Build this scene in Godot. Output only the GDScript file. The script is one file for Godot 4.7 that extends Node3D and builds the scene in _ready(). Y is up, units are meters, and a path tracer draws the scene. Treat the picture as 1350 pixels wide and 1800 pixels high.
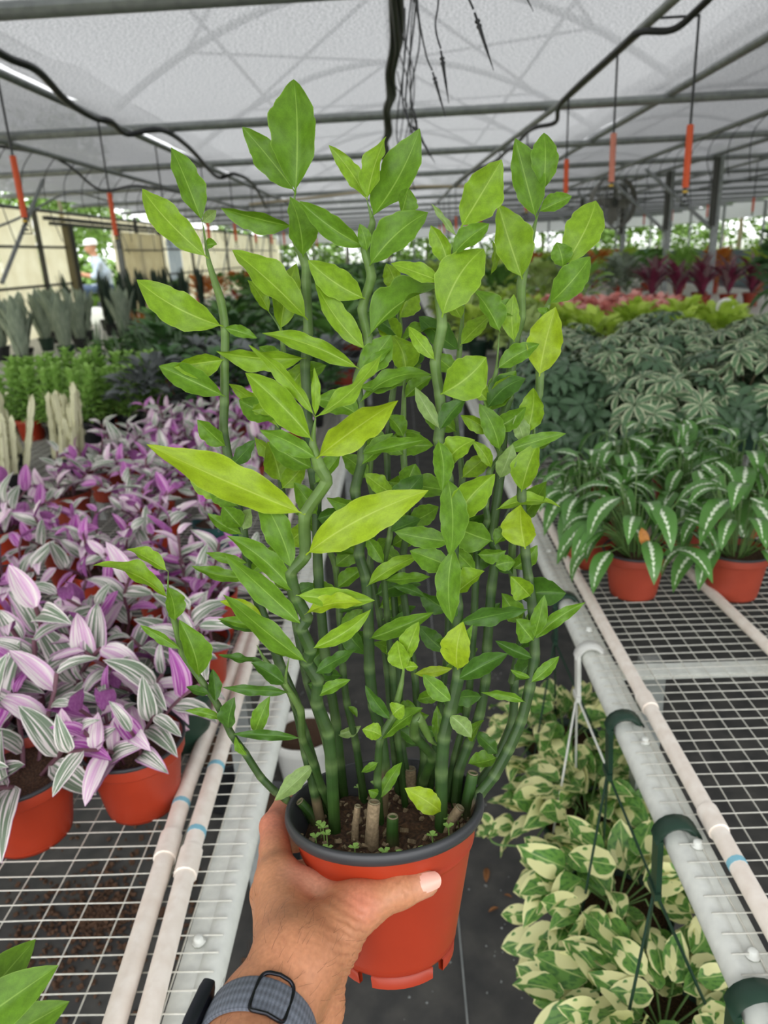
extends Node3D
# A greenhouse aisle: one hand holds up a potted plant between two wire benches of nursery plants.
const STEMS := [
	[46,32,-108,608,-12,-106,577,-12,-99,546,-11,-98,523,-11,-101,497,-11,-104,467,-11,-107,444,-11,-105,420,-11,-103,398,-10,-99,364,-10,-95,316,-10,-85,276,-10,-78,245,-10,-68,212,-11,-63,168,-11,-59,136,-12,-57,107,-14,-57,97,-14],
	[46,37,-32,624,-4,-36,606,-6,-36,593,-7,-29,569,-9,-30,556,-10,-32,517,-14,-37,492,-16,-38,465,-18,-39,444,-20,-39,409,-23,-38,381,-26,-42,322,-31,-43,245,-39,-39,180,-46,-39,140,-51,-39,107,-58,-39,97,-58],
	[51,42,-23,446,84,-27,428,80,-24,412,76,-20,401,74,-38,378,68,-41,348,61,-53,336,59,-51,316,54,-45,299,50,-50,291,49,-45,273,45,-49,263,42,-42,247,39,-45,228,35,-39,201,28,-39,173,22,-43,107,2,-43,97,2],
	[51,37,23,609,7,26,593,6,19,574,6,22,553,5,13,529,4,16,504,3,5,475,1,5,451,0,4,413,-1,-4,388,-2,-1,355,-4,-5,336,-5,-1,316,-6,-1,294,-7,-2,270,-8,-4,239,-10,-3,205,-12,1,180,-14,2,150,-16,-3,107,-21,-3,97,-21],
	[55,37,91,578,30,81,556,29,72,532,28,72,508,28,65,482,27,67,458,26,67,438,26,64,424,25,69,394,24,70,370,23,71,351,23,68,321,22,70,294,21,69,268,20,68,237,19,59,206,17,53,185,16,49,155,14,46,107,9,46,97,9],
	[46,37,161,601,-28,155,584,-28,144,546,-28,142,518,-27,136,501,-27,132,482,-27,128,454,-26,123,440,-26,118,397,-25,107,339,-25,110,326,-25,104,296,-25,97,245,-24,94,216,-24,87,186,-24,76,160,-25,66,136,-25,62,107,-27,62,97,-27],
	[51,32,181,560,-34,165,526,-32,158,510,-31,155,470,-28,153,455,-27,144,434,-25,137,413,-24,133,371,-21,133,324,-18,134,304,-16,136,278,-15,135,240,-12,129,212,-10,120,184,-9,108,161,-7,94,139,-6,81,125,-5,68,107,-5,68,97,-5],
	[37,23,-154,338,20,-158,312,16,-155,293,13,-153,268,9,-140,240,4,-131,220,1,-123,192,-4,-114,174,-7,-104,150,-12,-93,134,-15,-85,126,-17,-69,107,-23,-69,97,-23],
	[37,28,-91,272,16,-86,258,13,-75,240,10,-67,223,6,-61,189,-2,-56,155,-10,-53,107,-25,-53,97,-25],
	[37,28,-63,266,37,-69,243,29,-60,218,21,-62,190,11,-56,166,3,-52,138,-8,-46,107,-22,-46,97,-22],
	[37,28,45,489,-36,42,464,-36,38,420,-36,38,389,-36,38,357,-36,29,315,-37,31,265,-37,34,221,-38,34,182,-38,37,145,-39,29,107,-42,29,97,-42],
	[37,23,122,506,-19,118,476,-20,110,455,-20,106,436,-21,118,408,-22,108,394,-22,103,366,-23,104,353,-24,94,331,-24,92,313,-25,87,263,-27,78,192,-31,64,145,-34,56,107,-38,56,97,-38],
	[37,23,-67,542,-41,-57,525,-41,-57,497,-41,-58,468,-42,-66,452,-42,-69,421,-42,-68,371,-43,-70,321,-44,-67,270,-45,-62,218,-47,-50,163,-49,-46,107,-53,-46,97,-53],
	[37,28,-38,379,-45,-37,349,-45,-28,321,-45,-28,278,-45,-29,228,-45,-28,197,-46,-23,159,-47,-20,107,-49,-20,97,-49],
	[37,28,18,444,-52,11,415,-52,7,395,-52,11,365,-51,2,320,-51,7,273,-51,10,221,-52,10,179,-52,11,141,-53,12,107,-56,12,97,-56],
	[32,23,27,389,-6,25,368,-8,21,347,-9,14,322,-11,14,282,-14,15,231,-18,15,169,-24,17,107,-34,17,97,-34],
	[37,28,27,258,22,22,233,18,13,204,13,1,184,10,-4,147,3,-5,107,-7,-5,97,-7],
	[37,23,103,567,-55,97,525,-54,91,487,-53,85,439,-52,88,389,-51,78,340,-51,70,290,-50,64,233,-49,52,171,-49,40,107,-51,40,97,-51],
	[37,23,41,579,-55,43,539,-54,43,510,-53,32,462,-51,24,414,-50,21,314,-46,21,238,-44,18,161,-43,22,107,-43,22,97,-43],
	[42,32,153,453,-44,148,405,-41,130,357,-39,124,308,-37,130,258,-35,118,209,-33,120,211,-33,116,174,-32,98,139,-31,71,107,-31,71,97,-31],
	[42,37,48,173,5,42,181,10,33,207,25,29,188,14,43,161,-3,35,132,-22,32,107,-42,32,97,-42],
]
const STUBS := [
	[50,-7,140,28,-12,107,28],
	[46,7,128,30,5,107,28],
	[39,-72,125,-12,-60,107,-15],
	[48,76,143,-4,67,107,-5],
	[41,68,153,-38,63,107,-37],
	[28,-21,133,19,-26,107,17],
	[42,62,123,14,51,107,12],
	[51,24,133,-42,23,107,-43],
]
const LEAVES := [
	[1,-32,620,0,-26,705,-8,34,6,9,99,1],[1,-32,622,1,-72,677,-6,21,-26,-7,96,1],[0,-107,607,-7,-122,664,1,21,38,-4,92,1],[0,-105,579,-7,-152,635,-13,23,-1,9,100,0],
	[0,-107,607,-7,-95,615,-8,9,24,-23,94,3],[0,-98,526,-7,-160,565,7,26,34,21,91,0],[1,-36,597,-2,-89,612,8,16,8,-31,95,1],[1,-30,573,-1,-34,617,8,26,31,-16,94,1],
	[3,20,574,10,-27,609,20,17,-1,-27,96,1],[0,-105,589,-5,-96,588,-2,8,-26,-1,97,1],[1,-31,526,-8,-87,581,-7,27,6,4,100,0],[3,16,536,9,-25,567,16,22,11,-11,99,0],
	[12,-65,539,-36,-80,566,-32,11,35,4,94,0],[12,-57,524,-37,-38,576,-31,21,1,-12,99,0],[3,14,497,7,-22,551,10,17,-8,-11,99,0],[3,16,507,7,78,545,5,32,-14,30,94,1],
	[3,8,483,6,-68,518,-1,15,-3,15,99,0],[1,-35,497,-11,-106,506,-4,16,10,5,99,0],[0,-98,525,-7,-72,514,0,9,-27,-1,96,1],[2,-23,446,88,-66,498,83,10,4,14,99,0],
	[2,-23,446,88,24,487,86,15,-13,19,97,0],[2,-23,446,88,-21,479,89,6,-14,0,99,0],[2,-26,430,85,-72,481,76,20,7,22,97,0],[2,-25,418,82,34,453,86,25,-7,0,100,4],
	[3,5,457,5,64,475,2,14,0,19,98,1],[10,44,478,-32,37,512,-30,23,28,0,96,0],[3,7,481,6,34,500,9,9,-31,29,91,1],[4,65,432,30,49,465,27,11,21,18,96,3],
	[10,39,428,-32,26,447,-32,16,22,17,96,1],[3,4,417,3,57,425,12,10,-17,7,98,1],[12,-66,444,-38,-105,484,-38,14,0,0,100,0],[0,-105,431,-6,-125,454,-1,17,10,-13,99,1],
	[2,-37,379,73,-145,434,61,28,0,21,98,4],[0,-102,471,-6,-153,499,-6,20,-1,-2,100,1],[0,-100,500,-7,-138,496,4,17,26,6,97,0],[12,-68,398,-36,-75,433,-29,24,-3,-19,98,0],
	[2,-25,418,82,-62,440,86,14,3,-15,99,1],[0,-100,382,-6,-123,399,-5,14,23,26,94,1],[3,23,608,12,-3,653,6,13,4,15,99,0],[3,23,608,12,41,654,10,18,-6,6,100,0],
	[3,25,595,11,68,657,5,29,-9,16,98,1],[3,48,596,11,55,615,11,19,26,-6,96,1],[3,21,560,10,67,597,17,26,-19,4,98,1],[4,75,539,33,37,557,32,13,-13,-23,96,0],
	[3,20,570,13,16,590,17,10,-11,-22,97,1],[4,90,577,34,125,626,26,28,-6,21,98,0],[4,87,570,34,70,595,39,5,13,-12,98,3],[4,79,550,34,68,580,35,13,12,0,99,0],
	[4,82,557,34,111,577,34,16,3,-8,100,1],[17,123,559,-50,127,586,-47,8,5,-12,99,0],[4,72,514,32,107,563,29,32,3,4,100,0],[5,158,595,-24,144,657,-21,25,-12,-7,99,1],
	[5,165,616,-25,168,661,-24,20,-33,-1,94,1],[5,160,600,-24,186,608,-18,14,-27,25,93,1],[5,144,548,-23,126,605,-14,30,6,-14,99,0],[6,180,557,-30,210,608,-38,28,-32,35,88,0],
	[6,165,527,-27,199,561,-19,22,-39,17,90,1],[6,153,469,-21,167,522,-10,27,-25,-13,96,4],[6,179,556,-30,174,576,-28,17,-26,-14,96,1],[6,160,517,-24,163,524,-23,11,-53,3,85,1],
	[11,122,506,-14,104,541,-9,21,-1,-14,99,1],[5,134,498,-20,135,535,-13,14,-15,-18,97,0],[11,118,477,-15,152,494,-9,15,-12,-12,99,1],[4,67,458,31,103,483,29,29,-11,22,97,0],
	[17,93,502,-49,123,526,-49,16,-20,23,95,0],[4,65,483,32,47,510,27,11,-5,13,99,0],[18,42,550,-47,35,573,-42,15,-13,-24,96,0],[4,63,424,32,63,387,46,15,-4,35,93,1],
	[4,68,396,31,64,338,54,21,10,35,93,1],[4,70,342,29,63,287,51,19,-13,38,92,1],[4,67,404,29,90,423,32,20,-23,11,97,0],[4,70,358,28,105,395,28,23,-38,35,86,0],
	[5,111,362,-21,166,361,-23,13,5,34,94,0],[6,132,376,-14,145,416,-7,21,-8,-16,98,0],[6,132,329,-11,129,366,-5,26,7,-16,98,4],[6,139,423,-18,146,460,-11,19,-3,-18,98,0],
	[11,117,409,-17,171,421,-15,11,-12,40,91,1],[6,137,415,-17,130,439,-13,13,-32,-26,91,3],[5,115,388,-18,127,416,-13,15,-23,-9,97,3],[6,134,289,-11,118,308,-8,18,9,-9,99,0],
	[5,107,315,-20,125,317,-20,13,-6,38,92,1],[4,69,304,26,93,320,28,17,-33,33,89,0],[4,70,345,27,25,356,27,16,9,42,90,1],[2,-40,349,66,51,390,78,27,-28,36,89,4],
	[15,27,383,-2,6,402,0,15,17,7,98,0],[10,38,386,-29,47,405,-26,19,2,-20,98,1],[3,-1,309,-2,45,333,-3,12,-16,35,92,0],[15,14,312,-8,52,313,-4,10,-12,33,94,1],
	[10,48,290,-30,19,304,-23,8,32,19,93,2],[4,69,280,25,125,287,22,15,2,22,98,2],[11,109,397,-18,94,421,-15,10,13,-3,99,0],[11,116,411,-15,101,450,-7,17,-5,-21,98,1],
	[11,110,426,-17,86,442,-15,12,-4,-19,98,0],[11,110,426,-14,112,435,-12,10,-9,-16,98,0],[15,15,326,-6,2,349,-8,12,-12,-1,99,1],[2,-51,319,59,7,310,56,14,14,54,83,0],
	[2,-46,303,56,-1,308,63,14,-19,48,85,4],[2,-44,275,49,3,301,45,12,-11,35,93,0],[2,-51,338,63,-70,398,64,20,39,11,91,1],[2,-51,320,59,-95,368,70,16,30,5,95,1],
	[2,-48,294,53,-99,353,59,17,39,26,88,1],[2,-48,264,47,-103,324,56,18,42,23,88,1],[0,-85,277,-6,-124,289,-4,9,17,47,87,2],[9,-68,244,33,-93,264,36,13,26,19,95,2],
	[8,-84,257,17,-122,267,18,7,15,52,84,2],[9,-65,236,30,-116,246,41,8,27,39,88,2],[7,-103,193,1,-87,225,4,14,-9,-5,100,1],[9,-62,192,15,-118,198,11,8,-2,38,92,2],
	[7,-111,174,-1,-118,193,2,7,39,-3,92,1],[7,-124,199,1,-114,228,5,15,-22,-4,98,2],[7,-131,224,6,-132,251,2,11,44,15,88,2],[7,-126,207,3,-156,220,9,7,35,45,82,1],
	[7,-134,233,10,-151,242,14,8,37,21,91,2],[7,-141,248,12,-148,298,21,20,52,-6,85,1],[7,-152,272,14,-184,294,11,8,13,30,94,1],[7,-153,297,20,-155,326,25,16,47,-11,87,1],
	[7,-156,316,21,-209,350,27,18,36,41,84,0],[7,-153,338,25,-184,359,23,12,16,30,94,0],[8,-56,161,-5,-91,132,-3,15,-13,20,97,3],[0,-98,359,-6,-126,378,-9,10,9,28,95,1],
	[0,-98,365,-3,-111,384,1,17,51,16,85,1],[0,-97,363,-3,-89,380,0,13,16,-26,95,3],[0,-95,323,-6,-140,338,3,11,31,39,87,1],[0,-96,335,-6,-129,347,-2,8,26,40,88,1],
	[0,-88,289,-6,-122,306,-4,10,18,27,95,4],[0,-85,280,-6,-125,291,-3,8,10,12,99,1],[9,-63,268,41,-80,280,44,11,29,16,94,1],[2,-44,254,44,-9,271,48,12,-31,45,84,2],
	[2,-44,235,40,-17,246,40,9,-18,43,89,1],[13,-27,196,-39,-19,187,-35,6,11,51,85,1],[1,-39,169,-43,-17,175,-45,9,-1,25,97,3],[16,3,189,15,-12,197,17,13,30,27,91,0],
	[16,1,185,14,38,210,15,15,-33,46,82,1],[16,13,208,20,22,216,22,15,-46,24,86,0],[16,11,203,17,-7,234,22,10,40,12,91,2],[3,-2,265,-4,53,285,5,14,-29,45,85,1],
	[17,64,236,-45,41,262,-49,15,26,36,90,2],[16,25,252,25,40,283,23,15,0,8,100,0],[16,24,246,27,21,271,31,16,13,-14,98,0],[16,25,248,27,36,249,30,7,-26,57,78,0],
	[4,67,243,26,73,283,32,23,-11,-14,98,4],[4,66,234,23,108,252,22,15,-19,46,87,2],[4,68,248,26,80,281,32,8,-29,-6,96,1],[4,61,216,22,39,241,24,14,31,18,93,1],
	[10,33,223,-33,66,228,-26,9,-26,38,89,4],[6,134,252,-9,120,272,-7,19,16,3,99,1],[6,134,252,-9,178,282,-6,11,-28,33,90,1],[6,129,217,-6,155,237,-10,10,-17,40,90,1],
	[6,130,221,-7,113,230,-5,5,22,20,95,1],[6,124,201,-5,87,214,1,8,27,32,91,1],[4,58,205,21,74,188,28,13,11,45,89,3],[16,-2,165,10,-17,158,10,8,-27,57,77,1],
	[16,-4,129,2,18,161,2,10,-23,17,96,1],[4,47,121,15,19,146,20,18,49,38,78,4],[16,-4,136,6,-12,141,8,8,43,34,83,1],[20,48,175,9,50,207,4,9,22,15,97,1],
	[13,-28,270,-41,-8,243,-32,17,11,36,92,2],[6,134,255,-6,142,291,0,12,-22,-11,97,1],[6,133,237,-8,103,255,-7,10,2,0,100,2],[1,-38,369,-22,-55,397,-18,16,29,4,96,1],
	[1,-38,395,-20,-13,422,-17,14,-5,-7,100,1],[1,-40,342,-25,-8,367,-20,18,-13,-3,99,0],[3,2,408,3,30,432,1,14,-17,28,95,1],[10,42,460,-32,67,477,-33,13,12,-8,99,1],
	[10,38,413,-32,15,429,-34,15,3,18,98,1],[10,37,355,-32,64,368,-26,17,-25,10,96,1],[10,36,350,-32,16,371,-34,15,24,32,92,0],[10,29,316,-32,4,339,-27,14,19,1,98,1],
	[11,91,311,-21,71,334,-22,13,23,25,94,1],[11,87,265,-23,111,282,-25,12,-2,18,98,2],[5,108,332,-20,126,345,-23,13,-23,48,84,1],[17,89,477,-48,69,497,-47,16,20,14,97,1],
	[17,96,524,-49,83,555,-54,17,-18,7,98,0],[17,87,458,-48,111,475,-45,17,3,-20,98,1],[17,85,429,-47,58,448,-50,18,-17,-13,98,1],[17,87,389,-47,112,407,-48,16,3,1,100,0],
	[17,78,340,-46,104,358,-44,17,-8,2,100,1],[18,43,528,-49,61,556,-53,18,29,-7,95,0],[18,43,509,-48,23,529,-44,18,31,9,95,0],[18,34,471,-47,59,489,-51,17,-3,24,97,1],
	[18,25,419,-45,7,444,-43,17,9,-1,100,1],[18,22,335,-43,46,348,-44,15,1,11,99,1],[12,-56,496,-37,-76,512,-36,15,11,6,99,1],[12,-58,468,-37,-37,490,-35,15,-8,-4,100,0],
	[12,-69,421,-38,-89,437,-41,15,-11,4,99,0],[12,-68,392,-38,-47,412,-41,17,-11,21,97,0],[12,-69,342,-39,-46,360,-38,18,-13,7,99,0],[12,-68,302,-40,-86,324,-38,15,33,18,92,1],
	[13,-37,350,-40,-58,371,-41,17,23,26,94,1],[13,-28,321,-40,-2,336,-44,17,11,5,99,1],[13,-28,289,-41,-48,311,-38,16,39,25,89,1],[13,-29,243,-41,-3,260,-45,15,1,20,98,2],
	[14,7,395,-47,-15,417,-47,17,-3,-2,100,1],[14,5,336,-47,-15,355,-47,17,12,12,99,1],[14,7,280,-47,33,295,-50,15,8,3,100,1],[19,124,309,-33,146,328,-30,15,-35,29,89,1],
	[19,128,264,-28,111,292,-22,17,35,2,94,1],[19,128,254,-30,150,270,-30,11,-33,44,83,1],[11,110,456,-16,133,471,-18,15,-6,22,97,0],[11,109,452,-16,90,469,-14,14,1,-7,100,0],
	[19,124,304,-32,110,330,-33,15,-4,0,100,2],[19,147,409,-37,168,422,-40,12,-1,22,97,1],[10,35,174,-34,53,168,-33,9,6,42,90,2],[10,36,159,-35,15,174,-37,12,19,38,91,2],
	[10,31,260,-30,19,275,-27,9,53,25,81,2],[10,34,192,-34,16,190,-33,9,-3,41,91,1],[10,38,389,-32,82,380,-27,21,-7,21,98,1],[10,33,228,-33,13,254,-36,17,3,13,99,1],
	[10,34,199,-34,58,204,-29,11,-25,45,86,1],[13,-28,280,-41,-5,282,-42,12,0,46,89,2],[13,-35,343,-40,-4,352,-43,18,-1,37,93,1],[13,-34,339,-40,-10,331,-41,14,20,48,85,1],
	[13,-29,223,-41,-58,227,-38,13,15,46,88,2],[13,-33,338,-40,-5,352,-44,14,3,17,99,2],[13,-28,268,-41,-7,281,-42,13,-13,34,93,1],[13,-28,302,-41,-4,319,-38,14,-25,23,94,1],
	[14,3,325,-47,26,342,-48,14,-19,32,93,1],[14,8,269,-47,40,279,-45,15,-19,44,88,2],[14,10,156,-49,38,153,-50,14,9,48,87,2],[14,5,292,-47,45,300,-46,23,-14,52,84,2],
	[14,6,338,-47,-11,365,-43,16,43,16,89,2],[14,10,189,-48,34,181,-47,11,20,60,77,1],[14,9,379,-47,43,377,-39,17,-24,-5,97,0],[17,73,312,-46,114,319,-46,21,-6,36,93,2],
	[17,62,223,-45,92,237,-48,16,-11,44,89,1],[17,92,498,-49,61,530,-46,24,5,-3,100,2],[17,76,330,-46,112,354,-42,19,-13,5,99,2],[17,56,193,-45,83,186,-45,14,8,28,96,2],
	[17,76,328,-46,107,320,-44,15,0,18,98,1],[17,68,273,-45,44,292,-44,16,13,8,99,2],[18,42,508,-48,79,518,-51,18,-2,38,93,1],[18,23,391,-44,49,389,-40,15,-14,27,95,1],
	[18,25,421,-45,54,430,-46,14,0,5,100,1],[18,37,485,-47,65,510,-47,18,-15,14,98,2],[18,43,514,-49,16,535,-46,17,-4,-17,99,2],[18,21,236,-40,0,253,-38,13,30,27,91,1],
	[18,26,425,-45,64,419,-41,19,-11,4,99,1],[19,126,285,-32,167,286,-26,24,-13,47,87,2],[19,119,220,-29,139,220,-28,8,-6,38,92,2],[19,124,239,-30,142,252,-31,11,-22,35,91,2],
	[19,101,148,-27,82,170,-29,13,11,19,98,2],[19,120,212,-29,142,237,-30,18,-36,37,86,2],[19,100,145,-27,74,144,-21,15,12,67,74,1],[19,128,348,-34,154,384,-30,24,-36,14,92,1],
	[12,-57,486,-37,-21,492,-29,18,-17,-21,96,1],[12,-68,297,-40,-46,308,-37,12,-10,-12,99,2],[12,-61,218,-42,-43,215,-40,9,-5,33,94,2],[12,-58,469,-37,-34,496,-32,17,-15,-7,99,0],
	[12,-60,462,-37,-87,460,-35,12,5,28,96,0],[12,-65,451,-38,-98,470,-41,21,5,25,97,1],[12,-63,232,-42,-42,250,-45,15,20,-5,98,2],[11,107,443,-16,133,476,-17,23,-19,17,97,1],
	[11,109,428,-17,139,445,-10,15,-25,7,97,1],[11,108,446,-16,140,469,-13,19,-6,-5,100,2],[11,93,326,-20,117,328,-16,12,-17,36,92,1],[15,15,192,-18,43,193,-12,14,-20,47,86,1],
	[15,22,353,-4,47,362,-4,13,-3,6,100,2],[15,14,267,-11,27,284,-13,10,-10,18,98,2],[15,24,365,-4,52,396,-8,21,3,13,99,2],[5,76,165,-18,89,185,-14,13,-54,18,82,1],
	[5,107,336,-20,69,355,-16,25,26,32,91,1],[5,90,203,-20,62,205,-14,14,22,26,94,2],[5,141,522,-23,113,524,-17,14,21,30,93,1],[4,65,431,30,85,454,32,14,-8,-2,100,2],
	[4,68,258,24,51,268,27,11,33,32,89,2],[4,69,286,27,59,299,30,9,14,-12,98,2],[4,68,325,26,36,340,23,19,12,45,89,1],[3,-3,375,1,-27,384,4,12,12,1,99,1],
	[3,5,470,6,38,471,8,15,-7,33,94,1],[3,7,480,6,34,508,6,22,11,-8,99,1],[3,5,447,5,-29,465,2,21,4,23,97,1],[0,-102,395,-6,-138,416,-1,24,29,30,91,0],
	[0,-104,414,-6,-80,434,-3,14,-11,-1,99,2],[0,-95,327,-6,-69,351,-7,17,7,-3,100,1],[1,-39,365,-23,-10,370,-21,15,-13,28,95,2],[1,-38,408,-19,-72,432,-14,21,35,31,88,1],
]
const HAND := {
	"W": Vector3(-0.1056, 1.1387, -0.3385),
	"W2": Vector3(-0.0890, 1.1470, -0.3738),
	"I0": Vector3(-0.1140, 1.1362, -0.4539),
	"M0": Vector3(-0.1269, 1.1061, -0.4694),
	"R0": Vector3(-0.1278, 1.0746, -0.4796),
	"P0": Vector3(-0.1206, 1.0496, -0.4817),
	"T0": Vector3(-0.0688, 1.1414, -0.3969),
	"T1": Vector3(-0.0468, 1.1468, -0.4187),
	"T2": Vector3(-0.0180, 1.1516, -0.4267),
	"T3": Vector3(0.0017, 1.1523, -0.4329),
	"WB": Vector3(-0.0867, 1.1370, -0.4446),
	"H0": Vector3(-0.0785, 1.1008, -0.3739),
	"I1": Vector3(-0.1288, 1.1337, -0.5161),
	"I2": Vector3(-0.1247, 1.1226, -0.5601),
	"I3": Vector3(-0.0974, 1.1101, -0.5800),
	"M1": Vector3(-0.1360, 1.0957, -0.5312),
	"M2": Vector3(-0.1214, 1.0686, -0.5678),
	"M3": Vector3(-0.0843, 1.0613, -0.5804),
	"R1": Vector3(-0.1342, 1.0594, -0.5377),
	"R2": Vector3(-0.1126, 1.0367, -0.5644),
	"R3": Vector3(-0.0799, 1.0320, -0.5703),
	"P1": Vector3(-0.1229, 1.0297, -0.5330),
	"P2": Vector3(-0.1016, 1.0147, -0.5497),
	"P3": Vector3(-0.0774, 1.0094, -0.5540),
	"E0": Vector3(-0.1248, 1.1628, -0.1815),
}

# ---------------------------------------------------------------- mesh helper
class Mb:
	var v := PackedVector3Array()
	var uv := PackedVector2Array()
	var c := PackedColorArray()
	var ix := PackedInt32Array()
	var nr := PackedVector3Array()
	func vert(p: Vector3, t := Vector2.ZERO, col := Color.WHITE) -> int:
		v.append(p); uv.append(t); c.append(col)
		return v.size() - 1
	func tri(a: int, b: int, d: int) -> void:
		ix.append(a); ix.append(b); ix.append(d)
	func sheet(first: int, rows: int, cols: int) -> void:      # clockwise seen from the side the normal points to
		for i in rows - 1:
			for j in cols - 1:
				var a := first + i * cols + j
				tri(a, a + cols, a + 1)
				tri(a + 1, a + cols, a + cols + 1)
	func tube(pts: Array, radii: Array, sides := 8, cols: Array = [], cap := true) -> void:
		var n := pts.size()
		var first := v.size()
		var t0: Vector3 = (pts[1] - pts[0]).normalized()
		var nn: Vector3 = t0.cross(Vector3.UP if absf(t0.y) < 0.9 else Vector3.RIGHT).normalized()
		var along := 0.0
		for i in n:
			var t: Vector3 = ((pts[mini(i + 1, n - 1)] as Vector3) - (pts[maxi(i - 1, 0)] as Vector3)).normalized()
			nn = (nn - t * nn.dot(t)).normalized()
			var bb := t.cross(nn)
			if i > 0: along += (pts[i] as Vector3).distance_to(pts[i - 1])
			var r: float = radii[mini(i, radii.size() - 1)]
			var col: Color = cols[mini(i, cols.size() - 1)] if cols.size() else Color.WHITE
			for j in sides + 1:
				var a := TAU * j / sides
				vert(pts[i] + (nn * cos(a) + bb * sin(a)) * r, Vector2(float(j) / sides, along), col)
		sheet(first, n, sides + 1)
		if cap:
			for e in 2:
				var i0 := first if e == 0 else first + (n - 1) * (sides + 1)
				var col2: Color = cols[0 if e == 0 else cols.size() - 1] if cols.size() else Color.WHITE
				var m := vert(pts[0 if e == 0 else n - 1], Vector2.ZERO, col2)
				var ring := []
				for j in sides + 1:
					ring.append(vert(v[i0 + j], Vector2.ZERO, col2))
				for j in sides:
					if e == 0: tri(m, ring[j], ring[j + 1])
					else: tri(m, ring[j + 1], ring[j])
	func lathe(prof: Array, sides := 24, col := Color.WHITE) -> void:   # Vector2(r, y); bottom to top on the outside
		var first := v.size()
		for i in prof.size():
			for j in sides + 1:
				var a := TAU * j / sides
				vert(Vector3(prof[i].x * cos(a), prof[i].y, -prof[i].x * sin(a)), Vector2(float(j) / sides, float(i) / prof.size()), col)
		sheet(first, prof.size(), sides + 1)
	func box(size: Vector3, xf := Transform3D.IDENTITY, col := Color.WHITE) -> void:
		var h := size / 2.0
		for ax in 3:
			for s in [-1.0, 1.0]:
				var nv := Vector3.ZERO
				nv[ax] = s
				var u := Vector3.ZERO
				u[(ax + 1) % 3] = 1.0
				var w := nv.cross(u)
				var f := v.size()
				for k in [[-1, -1], [-1, 1], [1, -1], [1, 1]]:
					vert(xf * ((nv + u * float(k[1]) + w * float(k[0])) * h), Vector2(k[1], k[0]) * 0.5 + Vector2(0.5, 0.5), col)
				sheet(f, 2, 2)
	# a leaf: base at the origin, along +Y for one unit, upper face +Z; a, b shape its outline
	func leaf(xf: Transform3D, w: float, a: float, b: float, curl := 0.1, fold := 0.25, wave := 0.0, rows := 7, cols := 5, col := Color.WHITE, bend := 0.0, phase := 0.0, hook := 0.0, bump := 0.0) -> void:
		var top := pow(a / (a + b), a) * pow(b / (a + b), b)
		var first := v.size()
		for i in rows:
			var s := float(i) / (rows - 1)
			var hw := 0.5 * w * pow(maxf(s, 0.004), a) * pow(maxf(1.0 - s, 0.0), b) / top
			hw = maxf(hw, 0.012 * w if s < 0.9 else 0.0)
			hw *= 1.0 + bump * sin(s * 23.0 + phase * 3.0)
			var arc := 4.0 * s * (1.0 - s)
			for j in cols:
				var u := 2.0 * j / (cols - 1) - 1.0
				var rip := wave * sin(s * 19.0 + phase + (1.7 if u > 0 else 0.0)) * u * u
				var z := curl * arc - hook * s * s * s + hw * fold * absf(u) + rip * (1.0 - s * 0.6)
				vert(xf * Vector3(u * hw + bend * arc, s, z), Vector2(u * 0.5 + 0.5, s), col)
		sheet(first, rows, cols)
	# a broad, slightly crumpled leaf: unequal halves, folded along the rib, twisted, with an uneven edge
	func fine_leaf(xf: Transform3D, w: float, curl: float, fold: float, twist: float, wave: float, bend: float, hook: float, skew: float, phase: float) -> void:
		var rows := 23
		var cols := 9
		var a := 0.82
		var b := 0.98
		var top := pow(a / (a + b), a) * pow(b / (a + b), b)
		var first := v.size()
		for i in rows:
			var s := float(i) / (rows - 1)
			var t := clampf((s - 0.05) / 0.95, 0.0, 1.0)
			var hw := 0.5 * w * pow(t, a) * pow(1.0 - t, b) / top
			var arc := 4.0 * s * (1.0 - s)
			var th := twist * (s - 0.25)
			for j in cols:
				var u := 2.0 * j / (cols - 1) - 1.0
				var h := hw * (1.0 + skew * signf(u))
				h *= 1.0 + absf(u) * (0.04 * sin(s * 29.0 + phase + signf(u)) + 0.02 * sin(s * 47.0 + phase * 2.3 + 2.0 * signf(u)))
				h = maxf(h, 0.022 * (1.0 - s) * w)
				var x := u * h
				var z := h * fold * pow(absf(u), 1.3) + wave * u * u * sin(s * 15.0 + phase + (2.1 if u > 0.0 else 0.0)) * arc
				var p := Vector3(x * cos(th) - z * sin(th), s, x * sin(th) + z * cos(th))
				p.x += bend * arc
				p.z += curl * arc - hook * s * s * s
				vert(xf * p, Vector2(u * 0.5 + 0.5, s))
		sheet(first, rows, cols)
	func mesh(mat: Material = null, on: ArrayMesh = null) -> ArrayMesh:
		var m := on if on else ArrayMesh.new()
		if v.size() == 0: return m
		var n := PackedVector3Array()
		n.resize(v.size())
		if nr.size() == v.size():
			n = nr
		else:
			for k in range(0, ix.size(), 3):
				var a := ix[k]; var b := ix[k + 1]; var d := ix[k + 2]
				var f := (v[d] - v[a]).cross(v[b] - v[a])
				n[a] += f; n[b] += f; n[d] += f
			for k in n.size():
				n[k] = n[k].normalized() if n[k].length_squared() > 1e-24 else Vector3.UP
		var ar := []
		ar.resize(Mesh.ARRAY_MAX)
		ar[Mesh.ARRAY_VERTEX] = v; ar[Mesh.ARRAY_NORMAL] = n; ar[Mesh.ARRAY_TEX_UV] = uv; ar[Mesh.ARRAY_COLOR] = c; ar[Mesh.ARRAY_INDEX] = ix
		m.add_surface_from_arrays(Mesh.PRIMITIVE_TRIANGLES, ar)
		if mat: m.surface_set_material(m.get_surface_count() - 1, mat)
		return m

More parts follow.
